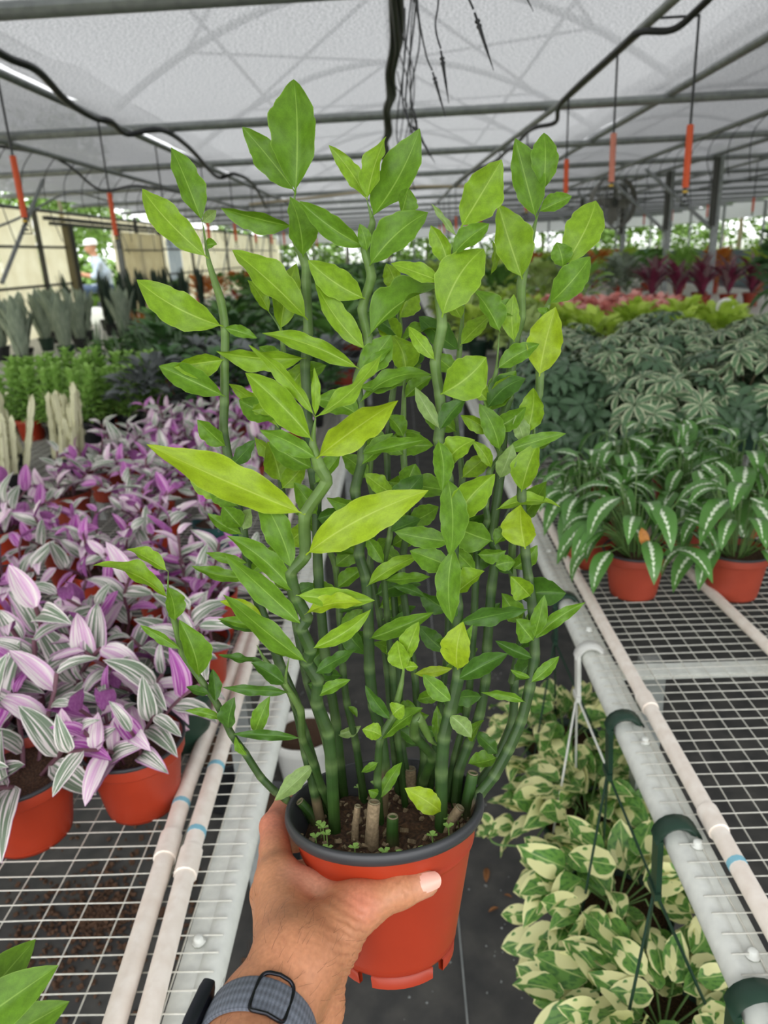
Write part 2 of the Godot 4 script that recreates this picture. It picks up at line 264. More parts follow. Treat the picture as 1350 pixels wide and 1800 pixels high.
# ---------------------------------------------------------------- a body as one surface: tapered capsules, smooth minimum, surface nets
class Flesh:
	var lo: Vector3
	var cell: float
	var nx: int
	var ny: int
	var nz: int
	var f := PackedFloat32Array()
	const FAR := 0.05
	func _init(a: Vector3, b: Vector3, size: float) -> void:
		lo = a; cell = size
		nx = int((b.x - a.x) / size) + 2; ny = int((b.y - a.y) / size) + 2; nz = int((b.z - a.z) / size) + 2
		f.resize(nx * ny * nz); f.fill(FAR)
	func bone(p: Vector3, q: Vector3, rp: float, rq: float, k: float) -> void:
		var pad := maxf(rp, rq) + k * 1.5 + cell * 2.0
		var a := ((p.min(q) - Vector3.ONE * pad - lo) / cell).floor()
		var b := ((p.max(q) + Vector3.ONE * pad - lo) / cell).ceil()
		var d := q - p
		var dd := maxf(d.length_squared(), 1e-9)
		for z in range(maxi(0, int(a.z)), mini(nz, int(b.z) + 1)):
			for y in range(maxi(0, int(a.y)), mini(ny, int(b.y) + 1)):
				for x in range(maxi(0, int(a.x)), mini(nx, int(b.x) + 1)):
					var w := lo + Vector3(x, y, z) * cell
					var t := clampf((w - p).dot(d) / dd, 0.0, 1.0)
					var s := (w - p - d * t).length() - lerpf(rp, rq, t)
					var at := x + nx * (y + ny * z)
					var o := f[at]
					var h := maxf(k - absf(o - s), 0.0) / k
					f[at] = minf(o, s) - h * h * k * 0.25
	func at_index(x: int, y: int, z: int) -> float:
		return f[clampi(x, 0, nx - 1) + nx * (clampi(y, 0, ny - 1) + ny * clampi(z, 0, nz - 1))]
	func value(p: Vector3) -> float:
		var g := (p - lo) / cell
		var x := int(floor(g.x)); var y := int(floor(g.y)); var z := int(floor(g.z))
		var fx := g.x - x; var fy := g.y - y; var fz := g.z - z
		var a := lerpf(lerpf(at_index(x, y, z), at_index(x + 1, y, z), fx), lerpf(at_index(x, y + 1, z), at_index(x + 1, y + 1, z), fx), fy)
		var b := lerpf(lerpf(at_index(x, y, z + 1), at_index(x + 1, y, z + 1), fx), lerpf(at_index(x, y + 1, z + 1), at_index(x + 1, y + 1, z + 1), fx), fy)
		return lerpf(a, b, fz)
	func net(mb: Mb, colour: Callable, relief: Callable) -> void:
		var made := {}
		var sx := 1; var sy := nx; var sz := nx * ny
		for z in nz - 1:
			for y in ny - 1:
				for x in nx - 1:
					var o := x + sy * y + sz * z
					var f0 := f[o]
					if absf(f0) > cell * 2.0: continue
					var c8 := [f0, f[o + 1], f[o + sy], f[o + sy + 1], f[o + sz], f[o + sz + 1], f[o + sz + sy], f[o + sz + sy + 1]]
					var inside := 0
					for k in c8:
						if k < 0.0: inside += 1
					if inside == 0 or inside == 8: continue
					var sum := Vector3.ZERO
					var cnt := 0
					for e in [[0, 1], [2, 3], [4, 5], [6, 7], [0, 2], [1, 3], [4, 6], [5, 7], [0, 4], [1, 5], [2, 6], [3, 7]]:
						var va: float = c8[e[0]]
						var vb: float = c8[e[1]]
						if (va < 0.0) == (vb < 0.0): continue
						var t := va / (va - vb)
						var pa := Vector3(e[0] & 1, (e[0] >> 1) & 1, e[0] >> 2)
						var pb := Vector3(e[1] & 1, (e[1] >> 1) & 1, e[1] >> 2)
						sum += pa.lerp(pb, t); cnt += 1
					var p := lo + (Vector3(x, y, z) + sum / cnt) * cell
					var e2 := cell * 0.9
					var g := Vector3(value(p + Vector3(e2, 0, 0)) - value(p - Vector3(e2, 0, 0)), value(p + Vector3(0, e2, 0)) - value(p - Vector3(0, e2, 0)), value(p + Vector3(0, 0, e2)) - value(p - Vector3(0, 0, e2))).normalized()
					var lift: Array = relief.call(p, g)         # [height, gradient along the surface]
					made[o] = mb.vert(p + g * float(lift[0]), Vector2(p.x, p.y), colour.call(p, g))
					mb.nr.append((g - (lift[1] as Vector3)).normalized())
		for o in made:
			var x: int = o % nx
			var y: int = (o / nx) % ny
			var z: int = o / sz
			if x == 0 or y == 0 or z == 0: continue
			var s0 := f[o] < 0.0
			for ax in [[sx, sy, sz], [sy, sz, sx], [sz, sx, sy]]:
				if (f[o + ax[0]] < 0.0) == s0: continue
				var q := [o, o - ax[1], o - ax[1] - ax[2], o - ax[2]]
				if not (made.has(q[1]) and made.has(q[2]) and made.has(q[3])): continue
				var a: int = made[q[0]]; var b: int = made[q[1]]; var d: int = made[q[2]]; var e: int = made[q[3]]
				if s0:
					mb.tri(a, d, b); mb.tri(a, e, d)
				else:
					mb.tri(a, b, d); mb.tri(a, d, e)

# ---------------------------------------------------------------- naming and parenting
var taken := {}
func numbered(called: String) -> String:
	if not taken.has(called):
		taken[called] = 0
		return called
	taken[called] += 1
	return "%s_%03d" % [called, taken[called]]
func nth(k: int) -> String:
	const W := ["first", "second", "third", "fourth", "fifth", "sixth", "seventh", "eighth", "ninth", "tenth", "eleventh", "twelfth", "thirteenth", "fourteenth", "fifteenth", "sixteenth", "seventeenth", "eighteenth", "nineteenth", "twentieth", "twenty-first", "twenty-second"]
	return W[k]
func tag(o: Node3D, label: String, category: String, group := "") -> Node3D:
	o.set_meta("label", label); o.set_meta("category", category)
	if group: o.set_meta("group", group)
	return o
func thing(called: String, label: String, category: String, at := Vector3.ZERO, group := "", turn := 0.0) -> Node3D:
	var o := Node3D.new()
	o.name = numbered(called)
	add_child(o)
	o.position = at; o.rotation.y = turn
	return tag(o, label, category, group)
func part(parent: Node3D, called: String, m: Mesh, mat: Material = null, xf := Transform3D.IDENTITY, stuff := false) -> MeshInstance3D:
	var o := MeshInstance3D.new()
	o.name = called
	o.mesh = m
	o.transform = xf
	if mat: o.material_override = mat
	if stuff: o.set_meta("kind", "stuff")
	parent.add_child(o, true)
	return o
func solo(called: String, label: String, category: String, m: Mesh, mat: Material, xf := Transform3D.IDENTITY, group := "") -> MeshInstance3D:
	var o := part(self, numbered(called), m, mat, xf)
	tag(o, label, category, group)
	return o
func struct(called: String, m: Mesh, mat: Material, xf := Transform3D.IDENTITY) -> MeshInstance3D:
	var o := part(self, called, m, mat, xf)
	o.set_meta("kind", "structure")
	return o
func basis_along(dir: Vector3, face: Vector3) -> Basis:      # Y along dir, Z as near face as it gets
	var y := dir.normalized()
	var x := y.cross(face)
	if x.length() < 1e-4: x = y.cross(Vector3(0.3, 0.1, 0.9))
	x = x.normalized()
	return Basis(x, y, x.cross(y))
func leaf_xf(p: Vector3, dir: Vector3, face: Vector3, l: float, w := 1.0) -> Transform3D:
	var b := basis_along(dir, face)
	return Transform3D(Basis(b.x * l * w, b.y * l, b.z * l), p)
func curve(pts: Array, steps := 6) -> Array:                 # a smooth line through points
	var out := []
	var n := pts.size()
	for i in n - 1:
		var p0: Vector3 = pts[maxi(i - 1, 0)]
		var p1: Vector3 = pts[i]
		var p2: Vector3 = pts[i + 1]
		var p3: Vector3 = pts[mini(i + 2, n - 1)]
		for k in steps:
			out.append(p1.cubic_interpolate(p2, p0, p3, float(k) / steps))
	out.append(pts[n - 1])
	return out
func tube_mesh(pts: Array, r, sides := 8, cap := true) -> ArrayMesh:
	var mb := Mb.new()
	mb.tube(pts, r if r is Array else [r], sides, [], cap)
	return mb.mesh()
func rod(p: Vector3, q: Vector3, r: float, sides := 10) -> ArrayMesh:
	return tube_mesh([p, q], r, sides)
func box_mesh(size: Vector3, xf := Transform3D.IDENTITY) -> ArrayMesh:
	var mb := Mb.new()
	mb.box(size, xf)
	return mb.mesh()

# ---------------------------------------------------------------- materials
var M := {}
func mat(key: String, col: Color, rough := 0.6, metal := 0.0) -> StandardMaterial3D:
	var m := StandardMaterial3D.new()
	m.resource_name = key
	m.albedo_color = col; m.roughness = rough; m.metallic = metal
	M[key] = m
	return m
func noise(freq: float, sd: int, oct := 4, kind := FastNoiseLite.TYPE_SIMPLEX_SMOOTH) -> FastNoiseLite:
	var n := FastNoiseLite.new()
	n.noise_type = kind; n.frequency = freq; n.seed = sd; n.fractal_octaves = oct
	return n
func paint(w: int, h: int, f: Callable) -> ImageTexture:
	var im := Image.create(w, h, false, Image.FORMAT_RGB8)
	for y in h:
		for x in w:
			im.set_pixel(x, y, f.call((x + 0.5) / w, (y + 0.5) / h))
	return ImageTexture.create_from_image(im)
func speckle(freq: float, sd: int, dark: Color, light: Color, size := 256, oct := 5) -> NoiseTexture2D:
	var t := NoiseTexture2D.new()
	t.width = size; t.height = size; t.seamless = true
	t.noise = noise(freq, sd, oct)
	var g := Gradient.new()
	g.set_color(0, dark); g.set_color(1, light)
	t.color_ramp = g
	return t
func grain(m: StandardMaterial3D, tex: Texture2D, scale: float, bump := 0.0, world := true) -> StandardMaterial3D:
	m.albedo_texture = tex
	m.uv1_triplanar = true
	m.uv1_world_triplanar = world
	m.uv1_scale = Vector3.ONE * scale
	if bump > 0.0:
		m.heightmap_enabled = true
		m.heightmap_texture = tex
		m.heightmap_scale = bump
	return m
func leafy(key: String, tex: Texture2D, through := Color(0.5, 0.5, 0.5), rough := 0.45, tint := Color.WHITE) -> StandardMaterial3D:
	var m := mat(key, tint, rough)
	m.albedo_texture = tex
	m.backlight_enabled = true
	m.backlight = through
	m.metallic_specular = 0.4
	m.cull_mode = BaseMaterial3D.CULL_DISABLED
	return m

func _ready() -> void:
	view_and_light()
	materials()
	shell()
	benches()
	overhead()
	hero_plant()
	arm()
	purple_plants()
	left_bench_rest()
	right_bench_plants()
	baskets()
	far_plants()
	outdoors()
	floor_bits()

func view_and_light() -> void:
	var cam := Camera3D.new()
	cam.name = "camera"
	cam.keep_aspect = Camera3D.KEEP_HEIGHT
	cam.near = 0.02; cam.far = 400.0
	cam.basis = Basis(Vector3.UP, deg_to_rad(2.03)) * Basis(Vector3.RIGHT, deg_to_rad(-19.25)) * Basis(Vector3.BACK, deg_to_rad(-2.9))
	cam.position = Vector3(0, 1.6, 0)
	var lens := CameraAttributesPhysical.new()          # a phone's main camera, focused on the plant in the hand
	lens.frustum_focal_length = 5.7
	lens.exposure_aperture = 1.9
	lens.frustum_focus_distance = 0.58
	lens.frustum_near = 0.02; lens.frustum_far = 400.0
	cam.attributes = lens
	add_child(cam)
	cam.fov = rad_to_deg(2.0 * atan(900.0 / 1300.0))
	cam.current = true
	var env := Environment.new()
	var sky := Sky.new()
	var air := ProceduralSkyMaterial.new()               # bright even overcast
	air.sky_top_color = Color(0.97, 0.975, 0.98)
	air.sky_horizon_color = Color(0.93, 0.94, 0.945)
	air.ground_bottom_color = Color(0.42, 0.43, 0.38)
	air.ground_horizon_color = Color(0.62, 0.64, 0.60)
	air.sun_angle_max = 0.0
	sky.sky_material = air
	env.background_mode = Environment.BG_SKY
	env.sky = sky
	env.background_energy_multiplier = 1.0
	env.tonemap_mode = Environment.TONE_MAPPER_LINEAR
	env.tonemap_exposure = 3.8
	env.sdfgi_enabled = true
	env.ssao_enabled = true
	env.ssil_enabled = true
	var we := WorldEnvironment.new()
	we.name = "surroundings"
	we.environment = env
	add_child(we)

func lin(r: float, g: float, b: float) -> Color:            # sRGB 0..255 to a linear vertex colour
	return Color(r / 255.0, g / 255.0, b / 255.0).srgb_to_linear()
func rgb(r: float, g: float, b: float) -> Color:
	return Color(r / 255.0, g / 255.0, b / 255.0)

func materials() -> void:
	var nz := noise(0.02, 11)
	var nf := noise(0.11, 5, 3)
	# leaves of the plant in the hand: pale midrib, faint side veins, mottling
	var body := [rgb(134, 172, 44), rgb(106, 148, 42), rgb(74, 114, 40), rgb(140, 168, 98), rgb(158, 186, 40)]
	var rib := [rgb(180, 208, 104), rgb(160, 196, 92), rgb(120, 160, 76), rgb(176, 198, 136), rgb(190, 210, 98)]
	for k in 5:
		var tex := paint(128, 256, func(u: float, v: float) -> Color:
			var x := absf(u - 0.5) * 2.0
			var c: Color = body[k]
			c = c * (1.0 + 0.12 * nz.get_noise_2d(u * 180.0 + k * 90, v * 300.0) + 0.06 * nf.get_noise_2d(u * 250, v * 500))
			var vein := absf(fposmod(v * 9.0 - x * 1.6, 1.0) - 0.5)
			c = c.lerp(rib[k], 0.10 * smoothstep(0.09, 0.0, vein) * smoothstep(1.0, 0.3, x))
			c = c.lerp(rib[k], 0.8 * smoothstep(0.075, 0.02, x + 0.03 * v))
			c = c.lerp(rib[k], 0.55 * smoothstep(0.94, 0.99, x))
			c.a = 1.0
			return c)
		leafy("backbone_leaf_%d" % k, tex, Color(0.84, 0.80, 0.48), 0.36)
	var st := mat("stem_green", Color.WHITE, 0.5)
	st.vertex_color_use_as_albedo = true
	grain(st, speckle(0.03, 8, Color(0.78, 0.78, 0.78), Color.WHITE), 9.0)
	# striped purple foliage
	for k in 4:
		var nn := noise(0.05, 40 + k, 2)
		var tex := paint(96, 128, func(u: float, v: float) -> Color:
			var x := (u - 0.5) * 2.0
			var band := nn.get_noise_2d(u * 150.0, v * 9.0) + 0.35 * nn.get_noise_2d(u * 520.0 + 70, v * 5.0)
			var white := rgb(240, 232, 228)
			var green := rgb(118, 136, 112)
			var pink := rgb(216, 170, 206)
			var c := white
			if k == 0: c = white.lerp(green, smoothstep(0.0, 0.25, band + 0.15 - absf(x) * 0.1))
			if k == 1: c = pink.lerp(white, smoothstep(-0.2, 0.2, band))
			if k == 2: c = green.lerp(white, smoothstep(-0.05, 0.2, band)).lerp(pink, smoothstep(0.6, 1.0, absf(x)))
			if k == 3: c = rgb(174, 78, 168).lerp(pink, smoothstep(-0.1, 0.3, band))
			return c)
		leafy("striped_leaf_%d" % k, tex, Color(0.5, 0.42, 0.5), 0.38)
	leafy("purple_underside", speckle(0.02, 3, rgb(170, 86, 166), rgb(202, 142, 196)), Color(0.55, 0.3, 0.55), 0.4)
	# pothos: cream with green middles
	for k in 4:
		var nn := noise(0.018, 70 + k, 2)
		var tex := paint(96, 128, func(u: float, v: float) -> Color:
			var x := (u - 0.5) * 2.0
			var q := nn.get_noise_2d(u * 62.0, v * 80.0) * 1.7 + 0.30 - absf(x) * 0.62 - absf(v - 0.45) * 0.45
			if k == 3: q += 0.35
			var g := rgb(106, 150, 70).lerp(rgb(78, 122, 60), smoothstep(0.0, 0.3, nn.get_noise_2d(u * 300, v * 260 + 90)))
			return rgb(228, 226, 166).lerp(g, smoothstep(0.0, 0.06, q)).lerp(rgb(214, 220, 150), 0.7 * smoothstep(0.06, 0.02, absf(x))))
		leafy("pothos_leaf_%d" % k, tex, Color(0.6, 0.62, 0.4), 0.4)
	# dark leaves with a silver feather down the middle
	for k in 2:
		var nn := noise(0.05, 90 + k, 2)
		var tex := paint(64, 128, func(u: float, v: float) -> Color:
			var x := absf(u - 0.5) * 2.0
			var feather := 0.30 + 0.07 * sin(v * 60.0 + x * 8.0) + 0.1 * nn.get_noise_2d(u * 90, v * 180) - 0.2 * v
			return rgb(84, 128, 60).lerp(rgb(222, 230, 206), smoothstep(feather, feather - 0.10, x) if v < 0.9 else 0.0))
		leafy("feathered_leaf_%d" % k, tex, Color(0.32, 0.42, 0.25), 0.3)
	# leaflets with cream margins, greyish green
	leafy("umbrella_leaf", paint(48, 64, func(u: float, v: float) -> Color:
		var x := absf(u - 0.5) * 2.0
		var c := rgb(84, 114, 80).lerp(rgb(116, 146, 104), smoothstep(0.0, 0.3, nf.get_noise_2d(u * 90, v * 90)))
		return c.lerp(rgb(206, 210, 176), smoothstep(0.62, 0.86, x + 0.4 * nz.get_noise_2d(u * 300, v * 300)))), Color(0.35, 0.38, 0.3), 0.35)
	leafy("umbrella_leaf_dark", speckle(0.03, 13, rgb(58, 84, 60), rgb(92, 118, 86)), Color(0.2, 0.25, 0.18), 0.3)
	leafy("snake_silver", speckle(0.015, 21, rgb(126, 142, 122), rgb(176, 186, 164)), Color(0.2, 0.22, 0.18), 0.5)
	leafy("snake_dark", speckle(0.03, 22, rgb(30, 46, 40), rgb(60, 80, 62)), Color(0.1, 0.12, 0.1), 0.4)
	leafy("snake_pencil", speckle(0.03, 23, rgb(80, 104, 78), rgb(124, 146, 112)), Color(0.2, 0.22, 0.18), 0.45)
	leafy("fresh_green", speckle(0.03, 24, rgb(134, 180, 84), rgb(186, 218, 124)), Color(0.5, 0.55, 0.3), 0.45)
	leafy("mid_green", speckle(0.03, 25, rgb(78, 122, 56), rgb(126, 168, 84)), Color(0.35, 0.4, 0.22), 0.4)
	leafy("dark_green", speckle(0.03, 26, rgb(52, 88, 50), rgb(94, 132, 74)), Color(0.3, 0.35, 0.2), 0.35)
	leafy("lime", speckle(0.03, 27, rgb(158, 192, 66), rgb(212, 228, 112)), Color(0.55, 0.6, 0.3), 0.45)
	leafy("lemon_variegated", speckle(0.05, 28, rgb(110, 150, 70), rgb(222, 226, 150)), Color(0.5, 0.52, 0.35), 0.45)
	leafy("pink_leaf", speckle(0.05, 29, rgb(228, 150, 142), rgb(248, 200, 190)), Color(0.5, 0.35, 0.35), 0.45)
	leafy("maroon_leaf", speckle(0.06, 30, rgb(92, 50, 62), rgb(186, 74, 114)), Color(0.3, 0.15, 0.2), 0.35)
	leafy("maroon_pale", speckle(0.05, 31, rgb(96, 70, 80), rgb(206, 176, 172)), Color(0.3, 0.2, 0.22), 0.35)
	leafy("amber_leaf", speckle(0.04, 32, rgb(176, 96, 50), rgb(226, 166, 70)), Color(0.45, 0.35, 0.2), 0.45)
	leafy("grey_leaf", speckle(0.04, 33, rgb(84, 90, 90), rgb(132, 138, 136)), Color(0.15, 0.15, 0.15), 0.4)
	leafy("tree_leaf", speckle(0.03, 34, rgb(70, 106, 40), rgb(138, 168, 72)), Color(0.35, 0.4, 0.2), 0.5)
	leafy("dead_leaf", speckle(0.05, 35, rgb(110, 70, 40), rgb(160, 110, 66)), Color(0.2, 0.15, 0.1), 0.7)
	var g := mat("ghost_cactus", Color.WHITE, 0.6)
	grain(g, speckle(0.05, 36, rgb(196, 194, 150), rgb(232, 230, 200)), 14.0)
	mat("plant_stem", rgb(96, 128, 66), 0.55)
	mat("purple_stem", rgb(112, 72, 84), 0.55)
	mat("woody_stem", rgb(112, 104, 78), 0.7)
	# pots and soil
	var terra := mat("terracotta_plastic", Color.WHITE, 0.42)
	grain(terra, speckle(0.012, 50, rgb(152, 46, 20), rgb(172, 56, 28)), 3.0)
	var terra2 := mat("dull_terracotta", Color.WHITE, 0.5)
	grain(terra2, speckle(0.012, 64, rgb(142, 54, 36), rgb(164, 66, 44)), 3.0)
	mat("arm_hair", rgb(58, 38, 26), 0.6)
	mat("pot_inside", rgb(40, 39, 38), 0.5)
	mat("black_rim", rgb(52, 53, 56), 0.42)
	mat("black_plastic", rgb(30, 31, 33), 0.4)
	mat("teal_plastic", rgb(38, 82, 82), 0.42)
	mat("green_plastic", rgb(30, 58, 44), 0.42)
	mat("white_plastic", rgb(220, 220, 214), 0.45)
	var soil := mat("soil", Color.WHITE, 0.95)
	grain(soil, speckle(0.09, 51, rgb(36, 24, 17), rgb(118, 84, 58), 256, 4), 9.0, 0.4)
	var bark := mat("bark", Color.WHITE, 0.8)
	grain(bark, speckle(0.05, 52, rgb(96, 80, 58), rgb(168, 148, 116)), 20.0, 0.1)
	# the building
	var fabric := mat("weed_cloth", Color.WHITE, 0.75)
	grain(fabric, speckle(0.02, 53, rgb(56, 56, 56), rgb(86, 84, 80), 512, 6), 0.9, 0.05)
	var gal := mat("galvanised", Color.WHITE, 0.45, 0.35)
	grain(gal, speckle(0.02, 54, rgb(132, 136, 136), rgb(170, 174, 172)), 2.0)
	var gal2 := mat("bench_rail", Color.WHITE, 0.5, 0.0)
	grain(gal2, speckle(0.03, 55, rgb(206, 208, 202), rgb(236, 238, 230)), 4.0)
	var pvc := mat("old_pvc", Color.WHITE, 0.5)
	grain(pvc, speckle(0.025, 56, rgb(228, 214, 200), rgb(250, 242, 232)), 5.0)
	mat("blue_primer", rgb(132, 190, 208), 0.6)
	var wire := mat("mesh_wire", Color.WHITE, 0.45, 0.0)
	grain(wire, speckle(0.03, 57, rgb(196, 194, 182), rgb(228, 226, 216)), 12.0)
	var wall := mat("cream_sheet", Color.WHITE, 0.6)
	grain(wall, speckle(0.008, 58, rgb(214, 206, 182), rgb(240, 236, 220), 512, 6), 0.5)
	wall.backlight_enabled = true
	wall.backlight = Color(1.0, 0.99, 0.94)
	var wall2 := mat("pale_blue_sheet", Color.WHITE, 0.5)
	grain(wall2, speckle(0.008, 59, rgb(190, 204, 212), rgb(222, 230, 232), 512, 6), 0.5)
	wall2.backlight_enabled = true
	wall2.backlight = Color(0.6, 0.6, 0.6)
	mat("dark_steel", rgb(74, 74, 70), 0.5, 0.3)
	mat("black_hose", rgb(42, 43, 46), 0.45)
	mat("tan_hose", rgb(190, 176, 150), 0.5)
	mat("orange_sleeve", rgb(226, 88, 40), 0.5)
	mat("pink_sleeve", rgb(214, 132, 112), 0.5)
	mat("brass", rgb(196, 160, 60), 0.4, 0.5)
	mat("fan_grey", rgb(150, 148, 142), 0.5, 0.2)
	var cloth := mat("shade_cloth", Color(0.79, 0.79, 0.79, 0.96), 0.9)
	cloth.transparency = BaseMaterial3D.TRANSPARENCY_ALPHA
	grain(cloth, speckle(0.14, 60, rgb(96, 98, 100), rgb(255, 255, 255), 512, 4), 0.9)
	cloth.backlight_enabled = true
	cloth.backlight = Color(1, 1, 1)
	var net := mat("second_net", Color(0.62, 0.62, 0.63, 0.55), 0.9)      # a looser second layer over the side bays
	net.transparency = BaseMaterial3D.TRANSPARENCY_ALPHA
	grain(net, speckle(0.14, 63, rgb(150, 152, 156), rgb(255, 255, 255), 256, 3), 1.3)
	net.backlight_enabled = true
	net.backlight = Color(1, 1, 1)
	mat("white_film", rgb(236, 238, 240), 0.6)
	M.white_film.backlight_enabled = true
	M.white_film.backlight = Color(0.9, 0.9, 0.9)
	var curtain := mat("curtain_net", rgb(112, 134, 140), 0.7)
	curtain.backlight_enabled = true
	curtain.backlight = Color(0.5, 0.5, 0.5)
	var lawn := mat("lawn", Color.WHITE, 0.9)
	grain(lawn, speckle(0.05, 61, rgb(76, 92, 46), rgb(118, 128, 74), 256, 5), 0.6)
	var skin := mat("skin", Color.WHITE, 0.5)
	skin.vertex_color_use_as_albedo = true
	skin.subsurf_scatter_enabled = true
	skin.subsurf_scatter_strength = 0.08
	grain(skin, speckle(0.06, 62, Color(0.86, 0.84, 0.82), Color(1, 1, 1)), 16.0, 0.03)
	mat("nail", rgb(232, 178, 160), 0.3)
	var knit := mat("knit_band", Color.WHITE, 0.85)
	knit.albedo_texture = paint(64, 64, func(u: float, v: float) -> Color:
		var a := sin((u * 4.0 + v * 4.0) * PI) * sin((u * 4.0 - v * 4.0) * PI)
		return rgb(112, 118, 130) * (0.86 + 0.16 * a) + Color(0.08, 0.08, 0.08) * (1.0 if nf.get_noise_2d(u * 400, v * 400) > 0.3 else 0.0))
	mat("polished_black", rgb(46, 47, 52), 0.18, 0.85)
	mat("watch_case", rgb(28, 30, 40), 0.3, 0.3)
	mat("shirt", rgb(188, 206, 226), 0.85)
	mat("denim", rgb(60, 82, 112), 0.85)
	mat("cap_white", rgb(240, 240, 240), 0.8)
	mat("plain_skin", rgb(206, 150, 118), 0.55)
	mat("rubber", rgb(46, 50, 56), 0.7)
	mat("cart_white", rgb(232, 232, 226), 0.5)

const BARS := [0.9, -1.2, -3.47, -6.36, -8.75, -11.07, -13.4, -15.75, -18.1, -20.4, -22.8, -25.1, -27.4, -29.8, -32.1, -34.4]
const BAYS := [[-7.3, -2.13], [-2.13, 2.1], [2.1, 6.8], [6.8, 11.5]]

func node_struct(called: String) -> Node3D:
	var o := Node3D.new()
	o.name = called
	add_child(o)
	o.set_meta("kind", "structure")
	return o

func shell() -> void:
	var fl := struct("floor", box_mesh(Vector3(17.2, 0.12, 46.0), Transform3D(Basis.IDENTITY, Vector3(3.0, -0.06, -14.0))), M.weed_cloth)
	var seam := Mb.new()
	for x in [0.085, -1.6, 2.4]:
		seam.box(Vector3(0.004, 0.002, 40.0), Transform3D(Basis.IDENTITY, Vector3(x, 0.001, -14.0)))
	part(fl, "seam", seam.mesh(), M.galvanised)
	# ---- roof: knitted shade cloth drawn flat over the cross pipes, arches above it
	var roof := node_struct("ceiling")
	var nn := noise(0.6, 77, 3)
	for b in BAYS.size():
		for layer in (1 if b == 1 else 2):
			var mb := Mb.new()
			var x0: float = BAYS[b][0]; var x1: float = BAYS[b][1]
			if b == 0: x0 = -5.5
			var nxs := 56
			var nzs := 150
			for i in nzs:
				for j in nxs:
					var z := lerpf(0.9, -35.5, float(i) / (nzs - 1))  # cloth stops just behind the camera, left open for added sky light
					var x := lerpf(x1, x0, float(j) / (nxs - 1))
					if b == 0 and j == 0:                       # slits left open along the seam
						x -= 0.10 * (smoothstep(-4.4, -4.8, z) * smoothstep(-5.7, -5.3, z) + smoothstep(-6.7, -7.1, z) * smoothstep(-8.3, -7.8, z))
					var fold := 0.012 * sin(x * 21.0 + nn.get_noise_2d(x * 3.0, z * 0.15) * 9.0) * smoothstep(-0.4, 1.2, x if b == 1 else 0.6)
					var sag := 0.02 * nn.get_noise_2d(x, z * 2.0)
					mb.vert(Vector3(x, 2.672 + layer * 0.22 + fold + sag, z), Vector2(x, z))
			mb.sheet(0, nzs, nxs)
			part(roof, "shade_cloth", mb.mesh(), M.second_net if layer else M.shade_cloth)
	for z in BARS:
		part(roof, "cross_pipe", tube_mesh([Vector3(-5.5, 2.6, z), Vector3(11.4, 2.6, z)], 0.034, 10), M.galvanised)
	for b in [1, 2]:
		var xm: float = (BAYS[b][0] + BAYS[b][1]) / 2.0
		var hw: float = (BAYS[b][1] - BAYS[b][0]) / 2.0
		var arc := func(t: float, z: float) -> Vector3: return Vector3(xm + hw * t, 2.75 + 0.72 * (1.0 - t * t), z)
		for k in range(1, 11):
			var z: float = BARS[k]
			var pts := []
			for i in 17: pts.append(arc.call(i / 8.0 - 1.0, z))
			part(roof, "roof_arch", tube_mesh(pts, 0.03, 6), M.galvanised)
			if k < 10 and b == 1:
				var z2: float = BARS[k + 1]
				for t in [-0.72, 0.72]:
					part(roof, "roof_brace", rod(arc.call(0.0, z), arc.call(t, z2), 0.016, 6), M.galvanised)
					part(roof, "roof_brace", rod(arc.call(0.0, z2), arc.call(t, z), 0.012, 6), M.galvanised)
		part(roof, "purlin", rod(arc.call(0.0, 0.9), arc.call(0.0, -30.0), 0.022, 6), M.galvanised)
		for t in [-0.62, 0.62]:
			part(roof, "purlin", rod(arc.call(t, 0.9), arc.call(t, -30.0), 0.018, 6), M.galvanised)
	for x in [2.1, 4.3, 6.8]:
		part(roof, "eave_pipe", rod(Vector3(x, 2.635, 0.9), Vector3(x, 2.635, -35.0), 0.028, 8), M.galvanised)
	# ---- left wall of corrugated sheets with a doorway
	var wl := node_struct("wall_left")
	var pm := corrugated(1.17, 2.5)
	var lint := corrugated(1.1, 0.22)
	var zz := 1.0
	var n := 0
	while zz > -35.0:
		if zz - 0.6 < -12.85 and zz - 0.6 > -15.1:
			part(wl, "lintel_sheet", lint, M.cream_sheet, Transform3D(Basis.IDENTITY, Vector3(-5.5, 2.28, zz)))
			zz -= 1.11
		else:
			part(wl, "sheet", pm, M.pale_blue_sheet if n == 17 else M.cream_sheet, Transform3D(Basis.IDENTITY, Vector3(-5.5, 0.0, zz)))
			zz -= 1.17 if not (zz - 1.17 < -12.85 and zz - 1.17 > -13.4) else zz + 12.85
		n += 1
	for y in [1.38, 1.94]:
		part(wl, "girt", rod(Vector3(-5.44, y, 1.0), Vector3(-5.44, y, -12.8), 0.02, 8), M.dark_steel)
		part(wl, "girt", rod(Vector3(-5.44, y, -15.2), Vector3(-5.44, y, -35.0), 0.02, 8), M.dark_steel)
	part(wl, "girt", rod(Vector3(-5.44, 2.47, 1.0), Vector3(-5.44, 2.47, -35.0), 0.025, 8), M.dark_steel)
	for k in 9:
		part(wl, "wall_post", box_mesh(Vector3(0.06, 2.55, 0.06), Transform3D(Basis.IDENTITY, Vector3(-5.42, 1.275, 0.5 - k * 4.2 + (0.3 if k == 3 else 0.0)))), M.dark_steel)
	for k in 4:
		var zb := -20.0 - k * 3.2
		part(wl, "wall_brace", rod(Vector3(-5.36, 1.0, zb), Vector3(-5.36, 2.45, zb - 1.9), 0.022, 8), M.galvanised)
	# the doorway: jambs, sliding leaf and its track
	var dr := node_struct("door_1")
